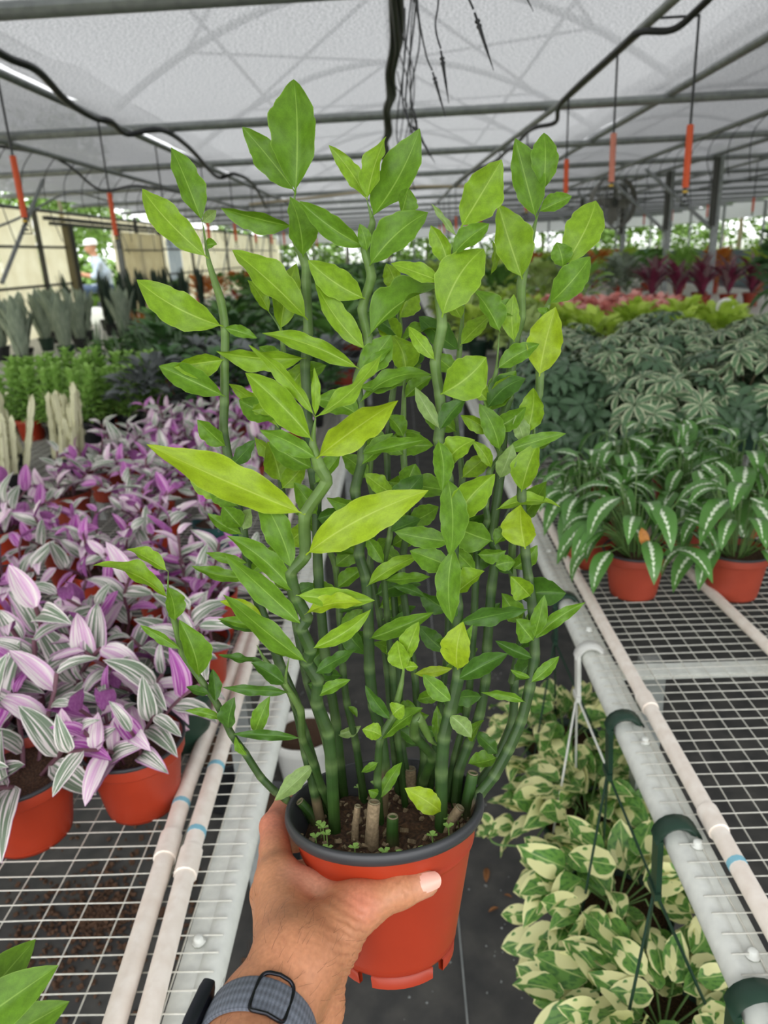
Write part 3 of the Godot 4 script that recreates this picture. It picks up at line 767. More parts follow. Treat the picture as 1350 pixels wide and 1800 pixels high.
	for a in [[-12.78, 0.07, "cream"], [-12.93, 0.09, ""], [-15.12, 0.06, ""], [-17.78, 0.05, ""]]:
		part(dr, "jamb", box_mesh(Vector3(0.10, 2.27, a[1]), Transform3D(Basis.IDENTITY, Vector3(-5.40, 1.135, a[0]))), M.woody_stem if a[2] else M.dark_steel)
	part(dr, "track", box_mesh(Vector3(0.07, 0.055, 5.9), Transform3D(Basis.IDENTITY, Vector3(-5.38, 2.36, -15.0))), M.dark_steel)
	part(dr, "track_cover", box_mesh(Vector3(0.05, 0.05, 5.7), Transform3D(Basis.IDENTITY, Vector3(-5.40, 2.29, -15.1))), M.dark_steel)
	part(dr, "door_leaf", corrugated(2.6, 2.18), M.cream_sheet, Transform3D(Basis.IDENTITY, Vector3(-5.36, 0.05, -15.15)))
	part(dr, "door_rail", rod(Vector3(-5.33, 1.90, -15.2), Vector3(-5.33, 1.90, -17.7), 0.015, 6), M.dark_steel)
	# ---- far end and right side: film above, open in the middle, net curtain below
	var wb := node_struct("wall_back")
	part(wb, "film_valance", box_mesh(Vector3(17.0, 0.45, 0.02), Transform3D(Basis.IDENTITY, Vector3(3.0, 2.40, -35.4))), M.white_film)
	part(wb, "net_curtain", box_mesh(Vector3(17.0, 1.25, 0.02), Transform3D(Basis.IDENTITY, Vector3(3.0, 0.625, -35.5))), M.curtain_net)
	for k in 12:
		part(wb, "end_post", box_mesh(Vector3(0.07, 2.6, 0.07), Transform3D(Basis.IDENTITY, Vector3(-5.3 + k * 1.5, 1.3, -35.3))), M.galvanised)
	var wr := node_struct("wall_right")
	part(wr, "film_valance", box_mesh(Vector3(0.02, 0.5, 43.0), Transform3D(Basis.IDENTITY, Vector3(11.5, 2.4, -14.0))), M.white_film)
	part(wr, "net_curtain", box_mesh(Vector3(0.02, 1.15, 43.0), Transform3D(Basis.IDENTITY, Vector3(11.5, 0.575, -14.0))), M.curtain_net)
	for k in 14:
		part(wr, "side_post", box_mesh(Vector3(0.07, 2.6, 0.07), Transform3D(Basis.IDENTITY, Vector3(11.42, 1.3, 6.0 - k * 3.1))), M.galvanised)

func corrugated(w: float, h: float) -> ArrayMesh:              # stands at the origin, runs towards -Z, faces +X
	var mb := Mb.new()
	var cols := int(w / 0.019)
	for side in [1]:                                        # one translucent skin
		var f := mb.v.size()
		for i in 2:
			for j in cols + 1:
				var z := -w * j / cols
				var x := 0.008 * sin(z * TAU / 0.076) + (0.0 if side else -0.004)
				mb.vert(Vector3(x, h * (i if side else 1 - i), z), Vector2(z, i))
		mb.sheet(f, 2, cols + 1)
	return mb.mesh()

func wire_grid(x0: float, x1: float, dx: float, z0: float, z1: float, dz: float, y: float, sd: int) -> ArrayMesh:
	var mb := Mb.new()
	var nn := noise(0.9, sd, 2)
	var x := x0
	while x <= x1:
		var pts := []
		var z := z0
		while z >= z1:
			pts.append(Vector3(x + 0.003 * nn.get_noise_2d(x * 30, z * 2), y + 0.003 * nn.get_noise_2d(x * 2, z * 2 + 50), z))
			z -= 0.25
		mb.tube(pts, [0.0013], 4, [], false)
		x += dx
	var z := z0
	while z >= z1:
		var pts := []
		for k in 9:
			var xx := lerpf(x0 - 0.032 if x0 > 0 else x0, x1 + (0.032 if x0 < 0 else 0.0), k / 8.0)
			pts.append(Vector3(xx, y + 0.0045 + 0.002 * nn.get_noise_2d(xx * 2, z * 2 + 50), z + 0.004 * nn.get_noise_2d(xx * 2 + 9, z * 30)))
		mb.tube(pts, [0.0013], 4, [], false)
		z -= dz
	return mb.mesh()

func bench(label: String, xr: float, x_in: float, x_out: float, z1: float, dx: float, dz: float, at_z: Array, sd: int, wired: float) -> Node3D:
	var t := thing("wire_bench", label, "bench")
	var xa := minf(x_in, x_out)
	var xb := maxf(x_in, x_out)
	part(t, "rail", tube_mesh([Vector3(xr, 0.784, 0.5), Vector3(xr, 0.784, z1)], 0.0185, 14), M.bench_rail)
	var lip := 0.022 * signf(x_out - x_in)
	part(t, "rail_flange", box_mesh(Vector3(0.030, 0.006, 0.5 - z1), Transform3D(Basis.IDENTITY, Vector3(xr + lip, 0.795, (0.5 + z1) / 2))), M.bench_rail)
	part(t, "far_rail", tube_mesh([Vector3(x_out, 0.784, 0.5), Vector3(x_out, 0.784, z1)], 0.0185, 10), M.bench_rail)
	if wired > 0.0:
		part(t, "wire_mesh", wire_grid(xa, xb, dx, 0.4, -wired, dz, 0.8, sd), M.mesh_wire, Transform3D.IDENTITY, true)
	var deck := -wired
	part(t, "deck", box_mesh(Vector3(xb - xa, 0.006, deck - z1), Transform3D(Basis.IDENTITY, Vector3((xa + xb) / 2, 0.797, (deck + z1) / 2))), M.mesh_wire)
	for z in at_z:
		part(t, "crossbar", box_mesh(Vector3(xb - xa, 0.012, 0.04), Transform3D(Basis.IDENTITY, Vector3((xa + xb) / 2, 0.786, z))), M.bench_rail)
		for x in [x_in + 0.10 * signf(x_out - x_in), x_out - 0.1 * signf(x_out - x_in)]:
			part(t, "leg", box_mesh(Vector3(0.045, 0.78, 0.045), Transform3D(Basis.IDENTITY, Vector3(x, 0.39, z - 0.05))), M.galvanised)
	return t

func pipe(label: String, pts: Array, r: float, joints: Array, marks: Array) -> void:
	var t := thing("plastic_pipe", label, "pipe")
	part(t, "tube", tube_mesh(pts, r, 12), M.old_pvc)
	var on := func(z: float) -> Vector3:
		for i in pts.size() - 1:
			if z <= pts[i].z and z >= pts[i + 1].z:
				return pts[i].lerp(pts[i + 1], (pts[i].z - z) / (pts[i].z - pts[i + 1].z))
		return pts[0]
	for z in joints:
		part(t, "coupling", rod(on.call(z + 0.022), on.call(z - 0.022), r * 1.2, 12), M.old_pvc)
	for z in marks:
		part(t, "blue_primer_mark", rod(on.call(z + 0.004), on.call(z - 0.005), r * 1.03, 12), M.blue_primer)

func benches() -> void:
	var lb := bench("long left bench of white wire mesh carrying the purple striped plants", -0.262, -0.285, -2.15, -24.0, 0.05, 0.0255, [-0.35, -1.32, -2.8, -4.6, -6.4, -8.2, -10.0, -12.0, -14.0], 5, 8.0)
	var rb := bench("right bench of white wire mesh with hanging baskets hooked along its rail", 0.366, 0.39, 2.3, -24.0, 0.036, 0.0285, [-0.2, -1.30, -2.9, -4.6, -6.4, -8.2, -10.0, -12.0, -14.0], 6, 6.0)
	for z in [-0.69, -1.6, -2.5]: part(lb, "bolt", bolt(), M.bench_rail, Transform3D(Basis.IDENTITY, Vector3(-0.283, 0.799, z)))
	for z in [-0.657, -0.828, -1.059, -1.45, -1.9]: part(rb, "bolt", bolt(), M.bench_rail, Transform3D(Basis.IDENTITY, Vector3(0.384, 0.799, z)))
	bench("far left bench holding the silvery snake plants beside the cream wall", -2.95, -2.98, -4.6, -24.0, 0.05, 0.05, [-4.5, -6.5, -9.0, -12.0, -15.0], 7, 3.0)
	bench("far right bench holding the maroon cordylines past the roof posts", 2.72, 2.75, 5.4, -24.0, 0.05, 0.05, [-6.5, -9.0, -12.0, -15.0, -18.0], 8, 3.0)
	pipe("left one of two cream plastic pipes on the left bench", [Vector3(-0.325, 0.817, -0.3), Vector3(-0.345, 0.817, -0.586), Vector3(-0.369, 0.817, -0.955), Vector3(-0.372, 0.817, -1.5), Vector3(-0.43, 0.817, -3.2)], 0.0135, [-0.83], [-0.915])
	pipe("right one of two cream plastic pipes on the left bench, next to the rail", [Vector3(-0.290, 0.817, -0.3), Vector3(-0.309, 0.817, -0.586), Vector3(-0.326, 0.817, -0.835), Vector3(-0.343, 0.817, -1.284), Vector3(-0.398, 0.817, -2.45), Vector3(-0.43, 0.84, -3.4)], 0.0135, [-0.80], [-0.855, -1.0])
	pipe("cream plastic pipe on the right bench running along the rail", [Vector3(0.416, 0.817, -0.3), Vector3(0.415, 0.817, -0.687), Vector3(0.413, 0.817, -1.44), Vector3(0.415, 0.817, -2.26), Vector3(0.43, 0.817, -3.4)], 0.0125, [-0.855, -1.15, -1.75], [-0.775])
	pipe("cream plastic pipe on the right bench between the terracotta pots", [Vector3(0.74, 0.815, -0.4), Vector3(0.712, 0.815, -1.34), Vector3(0.688, 0.815, -1.81), Vector3(0.66, 0.815, -2.6), Vector3(0.62, 0.815, -3.6)], 0.012, [], [])

func bolt() -> ArrayMesh:
	var mb := Mb.new()
	mb.lathe([Vector2(0.0, 0.0), Vector2(0.009, 0.0), Vector2(0.009, 0.003), Vector2(0.0062, 0.003), Vector2(0.0062, 0.008), Vector2(0.004, 0.0095), Vector2(0.0, 0.0095)], 10)
	return mb.mesh()

# ---------------------------------------------------------------- pipes, hoses, drippers and sprinkler drops under the roof
func overhead() -> void:
	solo("water_pipe", "grey pipe with a black hose running under the roof on the right", "pipe", tube_mesh([Vector3(1.2, 2.543, 0.9), Vector3(1.185, 2.543, -6), Vector3(1.05, 2.543, -8.5), Vector3(0.9, 2.543, -12), Vector3(0.8, 2.543, -20)], 0.022, 10), M.galvanised)
	solo("water_pipe", "grey pipe under the roof on the left, beside bright gaps in the cloth", "pipe", tube_mesh([Vector3(-1.95, 2.543, 0.9), Vector3(-1.97, 2.543, -11), Vector3(-1.97, 2.543, -20)], 0.022, 10), M.galvanised)
	solo("water_pipe", "second grey pipe under the roof, left of the wavy black hose", "pipe", tube_mesh([Vector3(-3.0, 2.543, -3), Vector3(-2.95, 2.543, -20)], 0.022, 10), M.galvanised)
	solo("water_pipe", "outer grey pipe under the roof on the right, above the posts", "pipe", tube_mesh([Vector3(3.1, 2.543, 0.9), Vector3(3.05, 2.543, -20)], 0.024, 10), M.galvanised)
	solo("water_pipe", "furthest right grey pipe under the roof, carrying sprinklers beyond the posts", "pipe", rod(Vector3(4.9, 2.543, 0.9), Vector3(4.9, 2.543, -24), 0.02, 8), M.galvanised)
	var hr := [Vector3(1.33, 2.6, -3.4), Vector3(1.318, 2.57, -3.705), Vector3(1.261, 2.53, -3.851), Vector3(1.142, 2.55, -3.95), Vector3(1.13, 2.55, -4.231), Vector3(1.13, 2.55, -5.6), Vector3(1.19, 2.50, -6.1), Vector3(1.08, 2.50, -6.3), Vector3(1.077, 2.52, -6.745), Vector3(1.075, 2.5, -7.354), Vector3(1.073, 2.52, -7.893), Vector3(1.04, 2.5, -8.5), Vector3(0.92, 2.52, -9.77), Vector3(0.85, 2.5, -11.5)]
	solo("black_hose", "black hose zigzagging along the right roof pipe", "hose", tube_mesh(curve(lowered(hr, 0.05), 5), 0.016, 8), M.black_hose)
	var hl := [Vector3(-1.70, 2.62, -3.2), Vector3(-1.766, 2.62, -3.846), Vector3(-1.752, 2.62, -4.15), Vector3(-1.872, 2.6, -4.752), Vector3(-1.932, 2.6, -5.315), Vector3(-1.898, 2.61, -5.519), Vector3(-1.956, 2.60, -6.0), Vector3(-1.727, 2.63, -6.085), Vector3(-1.758, 2.62, -6.98), Vector3(-1.996, 2.58, -9.03), Vector3(-1.83, 2.62, -9.2), Vector3(-1.84, 2.6, -10.42), Vector3(-2.2, 2.5, -13.4)]
	solo("black_hose", "wavy black hose hanging along the left roof pipe", "hose", tube_mesh(curve(lowered(hl, 0.085), 5), 0.02, 8), M.black_hose)
	var hl2 := [Vector3(-3.3, 2.50, -4.5), Vector3(-3.1, 2.52, -6.0), Vector3(-3.0, 2.53, -7.2), Vector3(-2.95, 2.33, -8.0), Vector3(-2.9, 2.45, -9.0), Vector3(-2.9, 2.5, -11)]
	solo("black_hose", "thin black hose sagging below the second left roof pipe", "hose", tube_mesh(curve(hl2, 5), 0.012, 8), M.black_hose)
	var hc := []
	for k in 18: hc.append(Vector3(0.10 - 0.012 * k + 0.012 * sin(k * 2.1), 2.5 + 0.02 * sin(k * 1.3), -1.0 - k * 0.42))
	solo("black_hose", "thick bundle of black hoses hanging down the middle of the roof", "hose", bundle(hc), M.black_hose)
	solo("tan_hose", "long tan hose crossing the roof behind the tallest leaves", "hose", tube_mesh(curve([Vector3(-2.4, 2.46, -13.0), Vector3(-1.2, 2.5, -12.8), Vector3(0.2, 2.56, -12.6), Vector3(1.5, 2.5, -12.7)], 6), 0.022, 8), M.tan_hose)
	# dripper stakes hanging from thin tubes
	var spikes := [
		["dripper stake on a curved tube, hanging lowest left of its pair near the roof", Vector3(0.109, 2.003, -1.841), Vector3(0.121, 1.899, -1.805), Vector3(0.108, 2.146, -1.89)],
		["large dripper stake hanging nearest the camera at the top", Vector3(0.162, 2.019, -1.636), Vector3(0.193, 1.916, -1.601), Vector3(0.13, 2.14, -1.68)],
		["dripper stake hanging just left of the curved tube", Vector3(0.104, 2.017, -2.11), Vector3(0.130, 1.915, -2.076), Vector3(0.07, 2.2, -2.15)],
		["dripper stake hanging in front of the first cross pipe", Vector3(0.065, 1.979, -2.467), Vector3(0.075, 1.883, -2.433), Vector3(0.06, 2.2, -2.5)],
		["dripper stake cut by the top edge of the picture", Vector3(0.271, 2.093, -1.772), Vector3(0.292, 2.048, -1.757), Vector3(0.25, 2.2, -1.8)],
		["dripper stake slanting right just above the leaves", Vector3(0.069, 1.893, -2.225), Vector3(0.108, 1.823, -2.202), Vector3(0.03, 2.05, -2.3)]]
	var sh := Mb.new()
	sh.lathe([Vector2(0.0006, 0.0), Vector2(0.002, 0.03), Vector2(0.0032, 0.05), Vector2(0.0028, 0.052), Vector2(0.004, 0.085), Vector2(0.0055, 0.087), Vector2(0.0055, 0.09), Vector2(0.003, 0.091), Vector2(0.003, 0.096), Vector2(0.0055, 0.097), Vector2(0.0055, 0.1), Vector2(0.0025, 0.102), Vector2(0.0025, 0.115), Vector2(0.0, 0.115)], 10)
	var shape := sh.mesh()
	for s in spikes:
		var t := thing("dripper_stake", s[0], "dripper", Vector3.ZERO, "dripper stakes")
		var dir: Vector3 = (s[1] - s[2]).normalized()
		part(t, "stake", shape, M.black_plastic, Transform3D(basis_along(dir, Vector3.BACK), s[2]))
		part(t, "feed_tube", tube_mesh(curve([s[1] + dir * 0.01, s[1] + dir * 0.06 + Vector3(-0.004, 0, 0), s[3], Vector3(0.09, 2.42, s[3].z - 0.1), Vector3(0.095, 2.5, s[3].z - 0.2)], 5), 0.0022, 6), M.black_hose)
	for k in 7:
		var z := -2.6 - k * 0.35
		var x := 0.06 + 0.03 * sin(k * 2.3)
		solo("drip_tube", "%s thin black drip tube dangling from the middle hose bundle, counting away" % nth(k), "tube", tube_mesh(curve([Vector3(0.08 - k * 0.01, 2.48, z), Vector3(x + 0.02, 2.3, z), Vector3(x - 0.02, 2.05 + 0.05 * sin(k * 1.7), z), Vector3(x + 0.05 * sin(k), 1.9 + 0.04 * cos(k), z + 0.02)], 5), 0.003, 5), M.black_hose, Transform3D.IDENTITY, "dangling drip tubes")
	# sprinkler drops: rod, orange sleeve, head
	var drops := [[-1.95, 2.16, 1.867, -4.13, "o", "nearest orange-sleeved sprinkler drop on the left, before the cream wall"], [-1.965, 2.08, 1.806, -5.47, "o", "second orange-sleeved sprinkler drop on the left, before the doorway"], [-1.97, 2.03, 1.83, -6.72, "o", "third orange-sleeved sprinkler drop on the left, right of the door"],
		[1.39, 2.10, 1.828, -3.9, "o", "nearest orange-sleeved sprinkler drop on the right, before the posts"], [1.18, 2.15, 1.909, -4.45, "p", "faded pink-sleeved sprinkler drop on the right before the fan"], [1.18, 2.15, 1.934, -5.63, "o", "orange-sleeved sprinkler drop right of the tallest right leaves"]]
	for k in 9: drops.append([-1.97, 2.03, 1.83, -8.2 - k * 1.35, "o", "%s distant orange-sleeved sprinkler drop of the left row, counting away" % nth(k)])
	for k in 8: drops.append([right_pipe_x(-7.0 - k * 1.3), 2.08, 1.9, -7.0 - k * 1.3, "o", "%s distant orange-sleeved sprinkler drop of the right row, counting away" % nth(k)])
	for k in 7: drops.append([4.9, 2.08, 1.9, -9.5 - k * 1.6, "o", "%s distant orange-sleeved sprinkler drop beyond the right posts" % nth(k)])
	var head := Mb.new()
	head.tube([Vector3(0, 0, 0), Vector3(0, -0.03, 0)], [0.008], 8)
	head.tube([Vector3(0, -0.03, 0), Vector3(-0.018, -0.038, 0), Vector3(-0.022, -0.075, 0)], [0.0025], 5)
	head.tube([Vector3(0, -0.03, 0), Vector3(0.018, -0.038, 0), Vector3(0.022, -0.075, 0)], [0.0025], 5)
	head.tube([Vector3(-0.022, -0.072, 0), Vector3(0.022, -0.072, 0)], [0.0028], 5)
	head.lathe([Vector2(0, -0.06), Vector2(0.012, -0.056), Vector2(0.004, -0.05), Vector2(0, -0.05)], 8)
	var hm := head.mesh()
	for d in drops:
		var t := thing("sprinkler_drop", d[5], "sprinkler", Vector3(d[0], 0, d[3]), "sprinkler drops")
		part(t, "rod", rod(Vector3(0, 2.545, 0), Vector3(0, d[1], 0), 0.006, 6), M.black_hose)
		if d[0] > 1.3 and d[0] < 2.0: part(t, "arm", rod(Vector3(0, 2.54, 0), Vector3(-0.2, 2.54, 0), 0.006, 6), M.black_hose)
		part(t, "sleeve", rod(Vector3(0, d[1], 0), Vector3(0, d[2], 0), 0.0165, 8), M.orange_sleeve if d[4] == "o" else M.pink_sleeve)
		var h := part(t, "sprinkler_head", hm, M.black_hose, Transform3D(Basis(Vector3.UP, 0.4), Vector3(0, d[2], 0)))
		h.scale = Vector3.ONE * 1.1
		part(t, "nozzle", rod(Vector3(0, d[2] - 0.012, 0), Vector3(0, d[2] - 0.022, 0), 0.014, 8), M.brass)
	# black feeder tubes arching off the outer pipes
	for k in 22:
		var z := -5.0 - k * 0.42
		solo("feeder_tube", "%s thin black feeder tube bowing down beside the left wall, counting away" % nth(k), "tube", tube_mesh(curve([Vector3(-2.98, 2.53, z), Vector3(-3.12, 2.4, z - 0.05), Vector3(-3.14, 2.2, z - 0.02), Vector3(-3.08 + 0.05 * sin(k * 3.0), 1.85 + 0.12 * sin(k * 1.9), z)], 4), 0.004, 5), M.black_hose, Transform3D.IDENTITY, "feeder tubes on the left")
	for k in 20:
		var z := -4.6 - k * 0.45
		solo("feeder_tube", "%s thin black feeder tube bowing down below the right outer pipe, counting away" % nth(k), "tube", tube_mesh(curve([Vector3(3.07, 2.53, z), Vector3(2.97, 2.42, z), Vector3(2.95, 2.25, z), Vector3(3.0 + 0.04 * sin(k * 2.0), 2.0 + 0.1 * sin(k * 1.3), z)], 4), 0.004, 5), M.black_hose, Transform3D.IDENTITY, "feeder tubes on the right")
	# posts and braces
	for a in [[-10.85, "nearest"], [-12.7, "second"], [-15.2, "third"], [-18.5, "fourth"]]:
		var t := thing("roof_post", "%s galvanised roof post of the right row, braced at the top" % a[1], "post", Vector3(4.3, 0, a[0]), "roof posts")
		part(t, "post", box_mesh(Vector3(0.09, 2.6, 0.06), Transform3D(Basis.IDENTITY, Vector3(0, 1.3, 0))), M.galvanised)
		part(t, "channel", box_mesh(Vector3(0.05, 0.85, 0.12), Transform3D(Basis.IDENTITY, Vector3(-0.05, 2.16, 0.02))), M.dark_steel)
		part(t, "diagonal_brace", rod(Vector3(-0.05, 1.72, 0), Vector3(-0.6, 2.58, -1.2), 0.028, 8), M.galvanised)
		part(t, "base_plate", box_mesh(Vector3(0.2, 0.01, 0.2), Transform3D(Basis.IDENTITY, Vector3(0, 0.005, 0))), M.galvanised)
	for a in [[-8.1, -9.4, "slanting grey brace pipe before the cream wall at the left edge"]]:
		solo("brace_pipe", a[2], "pipe", rod(Vector3(-4.2, 1.5, a[0]), Vector3(-4.2, 2.62, a[1] - 0.15), 0.024, 8), M.galvanised)
	solo("brace_pipe", "bent grey pipe rising from the left edge to the roof", "pipe", tube_mesh(curve([Vector3(-4.2, 1.98, -7.8), Vector3(-4.2, 2.15, -8.7), Vector3(-4.2, 2.46, -9.9), Vector3(-4.2, 2.55, -10.6), Vector3(-4.2, 2.48, -12.0)], 5), 0.014, 8), M.galvanised)
	# circulation fan on the third post
	var fan := thing("circulation_fan", "round wire-caged circulation fan hung by the third right post", "fan", Vector3(4.0, 2.28, -14.9))
	fan.rotation = Vector3(0, 0.25, 0)
	var cage := Mb.new()
	for s in [-0.09, 0.09]:
		for r in [0.10, 0.17, 0.24, 0.31, 0.38, 0.44]:
			var ring := []
			for k in 25: ring.append(Vector3(cos(TAU * k / 24) * r, sin(TAU * k / 24) * r, s * (1.0 if r < 0.4 else 0.8)))
			cage.tube(ring, [0.006], 4, [], false)
		for k in 12:
			var a := TAU * k / 12
			cage.tube([Vector3(cos(a) * 0.08, sin(a) * 0.08, s), Vector3(cos(a) * 0.44, sin(a) * 0.44, s * 0.8)], [0.005], 4, [], false)
	part(fan, "cage", cage.mesh(), M.fan_grey)
	var drum := Mb.new()
	drum.lathe([Vector2(0.455, -0.08), Vector2(0.455, 0.08), Vector2(0.445, 0.08), Vector2(0.445, -0.08)], 28)
	part(fan, "rim_band", drum.mesh(), M.fan_grey, Transform3D(Basis(Vector3.RIGHT, PI / 2), Vector3.ZERO))
	for k in 4:
		var bl := Mb.new()
		bl.leaf(Transform3D.IDENTITY, 0.5, 0.4, 0.25, 0.05, 0.3, 0.0, 6, 5)
		part(fan, "blade", bl.mesh(), M.fan_grey, Transform3D(Basis(Vector3.BACK, k * TAU / 4) * Basis(Vector3.UP, 0.5) * Basis.from_scale(Vector3.ONE * 0.38), Vector3.ZERO))
	part(fan, "motor", tube_mesh([Vector3(0, 0, -0.2), Vector3(0, 0, 0.06)], 0.08, 12), M.dark_steel)
	part(fan, "bracket", rod(Vector3(0, 0, -0.15), Vector3(0.3, 0.05, -0.35), 0.025, 8), M.dark_steel)
	part(fan, "hanger", rod(Vector3(0, 0.44, 0), Vector3(0, 0.36, -0.1), 0.02, 6), M.dark_steel)

func right_pipe_x(z: float) -> float:
	if z > -8.5: return lerpf(1.185, 1.05, (-6.0 - z) / 2.5)
	if z > -12.0: return lerpf(1.05, 0.9, (-8.5 - z) / 3.5)
	return lerpf(0.9, 0.8, (-12.0 - z) / 8.0)

func lowered(pts: Array, by: float) -> Array:
	var out := []
	for p in pts: out.append(p - Vector3(0, by, 0))
	return out

func bundle(pts: Array) -> ArrayMesh:
	var mb := Mb.new()
	var sm := curve(pts, 4)
	for k in 4:
		var p2 := []
		for i in sm.size(): p2.append(sm[i] + Vector3(cos(k * 1.6 + i * 0.12), sin(k * 1.6 + i * 0.12), 0) * 0.018)
		mb.tube(p2, [0.0145], 7)
	return mb.mesh()

func pt(a: Array, i: int) -> Vector3:
	return Vector3(a[i], a[i + 1], a[i + 2]) * 0.001

# ---------------------------------------------------------------- the potted plant in the hand
func hero_plant() -> void:
	var t := thing("potted_plant", "tall potted plant with bright green leaves and zigzag stems held up by a hand", "potted plant")
	t.transform = Transform3D(Basis(Vector3(0.999, 0.0246, -0.0362), Vector3(-0.0324, 0.9719, -0.2333), Vector3(0.0294, 0.2342, 0.9717)).orthonormalized(), Vector3(-0.026, 1.0442, -0.4753))
	var h := 0.127
	var body := Mb.new()
	var R := func(y: float) -> float: return lerpf(0.050, 0.0785, y / h)
	body.lathe([Vector2(0.0, 0.004), Vector2(0.046, 0.004), Vector2(0.046, 0.004), Vector2(0.0495, 0.006), Vector2(R.call(0.012), 0.011), Vector2(R.call(0.013) - 0.0012, 0.0125), Vector2(R.call(0.014), 0.014), Vector2(R.call(0.092), 0.092), Vector2(R.call(0.094) + 0.0016, 0.0945), Vector2(R.call(0.097) + 0.002, 0.098), Vector2(R.call(0.099) + 0.001, 0.1), Vector2(0.0795, 0.119), Vector2(0.0795, 0.1195), Vector2(0.0785, 0.1195)], 64)
	var pot := part(t, "pot", body.mesh(), M.terracotta_plastic)
	for k in 5:                                                     # feet left by the drainage slots
		var ft := Mb.new()
		var a0 := TAU * k / 5 + 0.55
		for i in 9:
			var a := a0 + i * 0.128
			for q in [[0.0500, 0.0], [0.0512, 0.010], [0.046, 0.010], [0.046, 0.0], [0.0500, 0.0]]:
				ft.vert(Vector3(q[0] * cos(a), q[1] - 0.004, -q[0] * sin(a)))
		for i in 8:
			for j in 4:
				var b := i * 5 + j
				ft.tri(b, b + 1, b + 5); ft.tri(b + 1, b + 6, b + 5)
		part(pot, "foot", ft.mesh(), M.terracotta_plastic)
	var rim := Mb.new()
	rim.lathe([Vector2(0.0793, 0.1175), Vector2(0.0822, 0.1185), Vector2(0.0834, 0.1225), Vector2(0.0826, 0.1265), Vector2(0.0806, 0.1278), Vector2(0.0782, 0.1268), Vector2(0.0768, 0.121), Vector2(0.0705, 0.100), Vector2(0.066, 0.088)], 64)
	part(pot, "rim", rim.mesh(), M.black_rim)
	var sl := Mb.new()
	var nn := noise(9.0, 4, 4)
	for i in 13:
		for j in 41:
			var r := 0.0708 * i / 12.0
			var a := TAU * j / 40
			var p := Vector3(r * cos(a), 0.0, -r * sin(a))
			p.y = 0.103 + 0.006 * nn.get_noise_2d(p.x * 8.0, p.z * 8.0) + 0.004 * nn.get_noise_2d(p.x * 40.0, p.z * 40.0) - (0.004 if i == 12 else 0.0)
			sl.vert(p, Vector2(p.x, p.z))
	for i in 12:
		for j in 40:
			var a := i * 41 + j
			sl.tri(a, a + 1, a + 41); sl.tri(a + 1, a + 42, a + 41)
	part(t, "soil", sl.mesh(), M.soil)
	var rng := RandomNumberGenerator.new()
	rng.seed = 20
	var crumbs := Mb.new()
	for k in 160:
		var r := 0.072 * sqrt(rng.randf())
		var a := rng.randf() * TAU
		var s := rng.randf_range(0.0012, 0.0035)
		crumbs.box(Vector3(s * rng.randf_range(0.8, 2.6), s * 0.7, s), Transform3D(Basis.from_euler(Vector3(rng.randf() * 3, rng.randf() * 6, rng.randf() * 3)), Vector3(r * cos(a), 0.107, r * sin(a))))
	part(t, "bark_crumbs", crumbs.mesh(), M.bark, Transform3D.IDENTITY, true)
	# stems
	var stems := []
	for si in STEMS.size():
		var s: Array = STEMS[si]
		var pts := []
		var i := 2
		while i < s.size():
			pts.append(pt(s, i)); i += 3
		var fine := []
		var rr := []
		var cc := []
		var n: int = pts.size()
		for k in n - 1:
			var a: Vector3 = pts[k]
			var b: Vector3 = pts[k + 1]
			for m in 5:
				var f := m / 5.0
				fine.append(a.cubic_interpolate(b, pts[maxi(k - 1, 0)].lerp(a, 0.5), pts[mini(k + 2, n - 1)].lerp(b, 0.5), f))
				var w := (k + f) / float(n - 1)                # 0 at the tip, 1 at the soil
				var rad := lerpf(s[1], s[0], w) * 0.0001
				rr.append(rad * (1.07 if m == 0 and k > 0 else 1.0) * (smoothstep(-0.25, 1.2, (k + f) * 0.6) if k < 2 else 1.0))
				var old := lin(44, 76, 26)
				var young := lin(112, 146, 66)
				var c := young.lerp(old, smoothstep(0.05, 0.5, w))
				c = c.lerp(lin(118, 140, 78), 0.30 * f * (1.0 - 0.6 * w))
				if m == 0 and k > 0 and k < n - 2: c = c.lerp(lin(140, 166, 100), 0.35)
				if k >= n - 3 and si % 3 == 0 and w > 0.9: c = lin(128, 112, 84)
				cc.append(c)
		fine.append(pts[n - 1]); rr.append(s[0] * 0.0001); cc.append(lin(70, 80, 44))
		var mb := Mb.new()
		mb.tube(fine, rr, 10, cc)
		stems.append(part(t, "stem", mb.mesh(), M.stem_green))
	for qi in STUBS.size():
		var s: Array = STUBS[qi]
		var green := qi in [1, 2, 3, 4]
		var a := pt(s, 1)
		var b := pt(s, 4)
		var r: float = s[0] * 0.0001
		var mb := Mb.new()
		mb.tube([a, a.lerp(b, 0.15), a.lerp(b, 0.6), b - Vector3(0, 0.006, 0)], [r, r * 1.02, r * 1.05, r * 1.2], 12, [lin(70, 100, 44), lin(52, 86, 30), lin(48, 80, 28), lin(90, 84, 56)] if green else [])
		var st := part(t, "cut_stem", mb.mesh(), M.stem_green if green else M.bark)
		var face := Mb.new()
		var ax := (a - b).normalized()
		var q := basis_along(ax, Vector3.RIGHT)
		face.lathe([Vector2(r * 0.95, 0.0003), Vector2(r * 0.9, 0.0012), Vector2(r * 0.7, 0.0012), Vector2(r * 0.55, -0.0005), Vector2(0.0, -0.0005)], 14)
		part(st, "cut_end", face.mesh(), M.woody_stem, Transform3D(q, a))
	# leaves, each on its stem
	rng.seed = 7
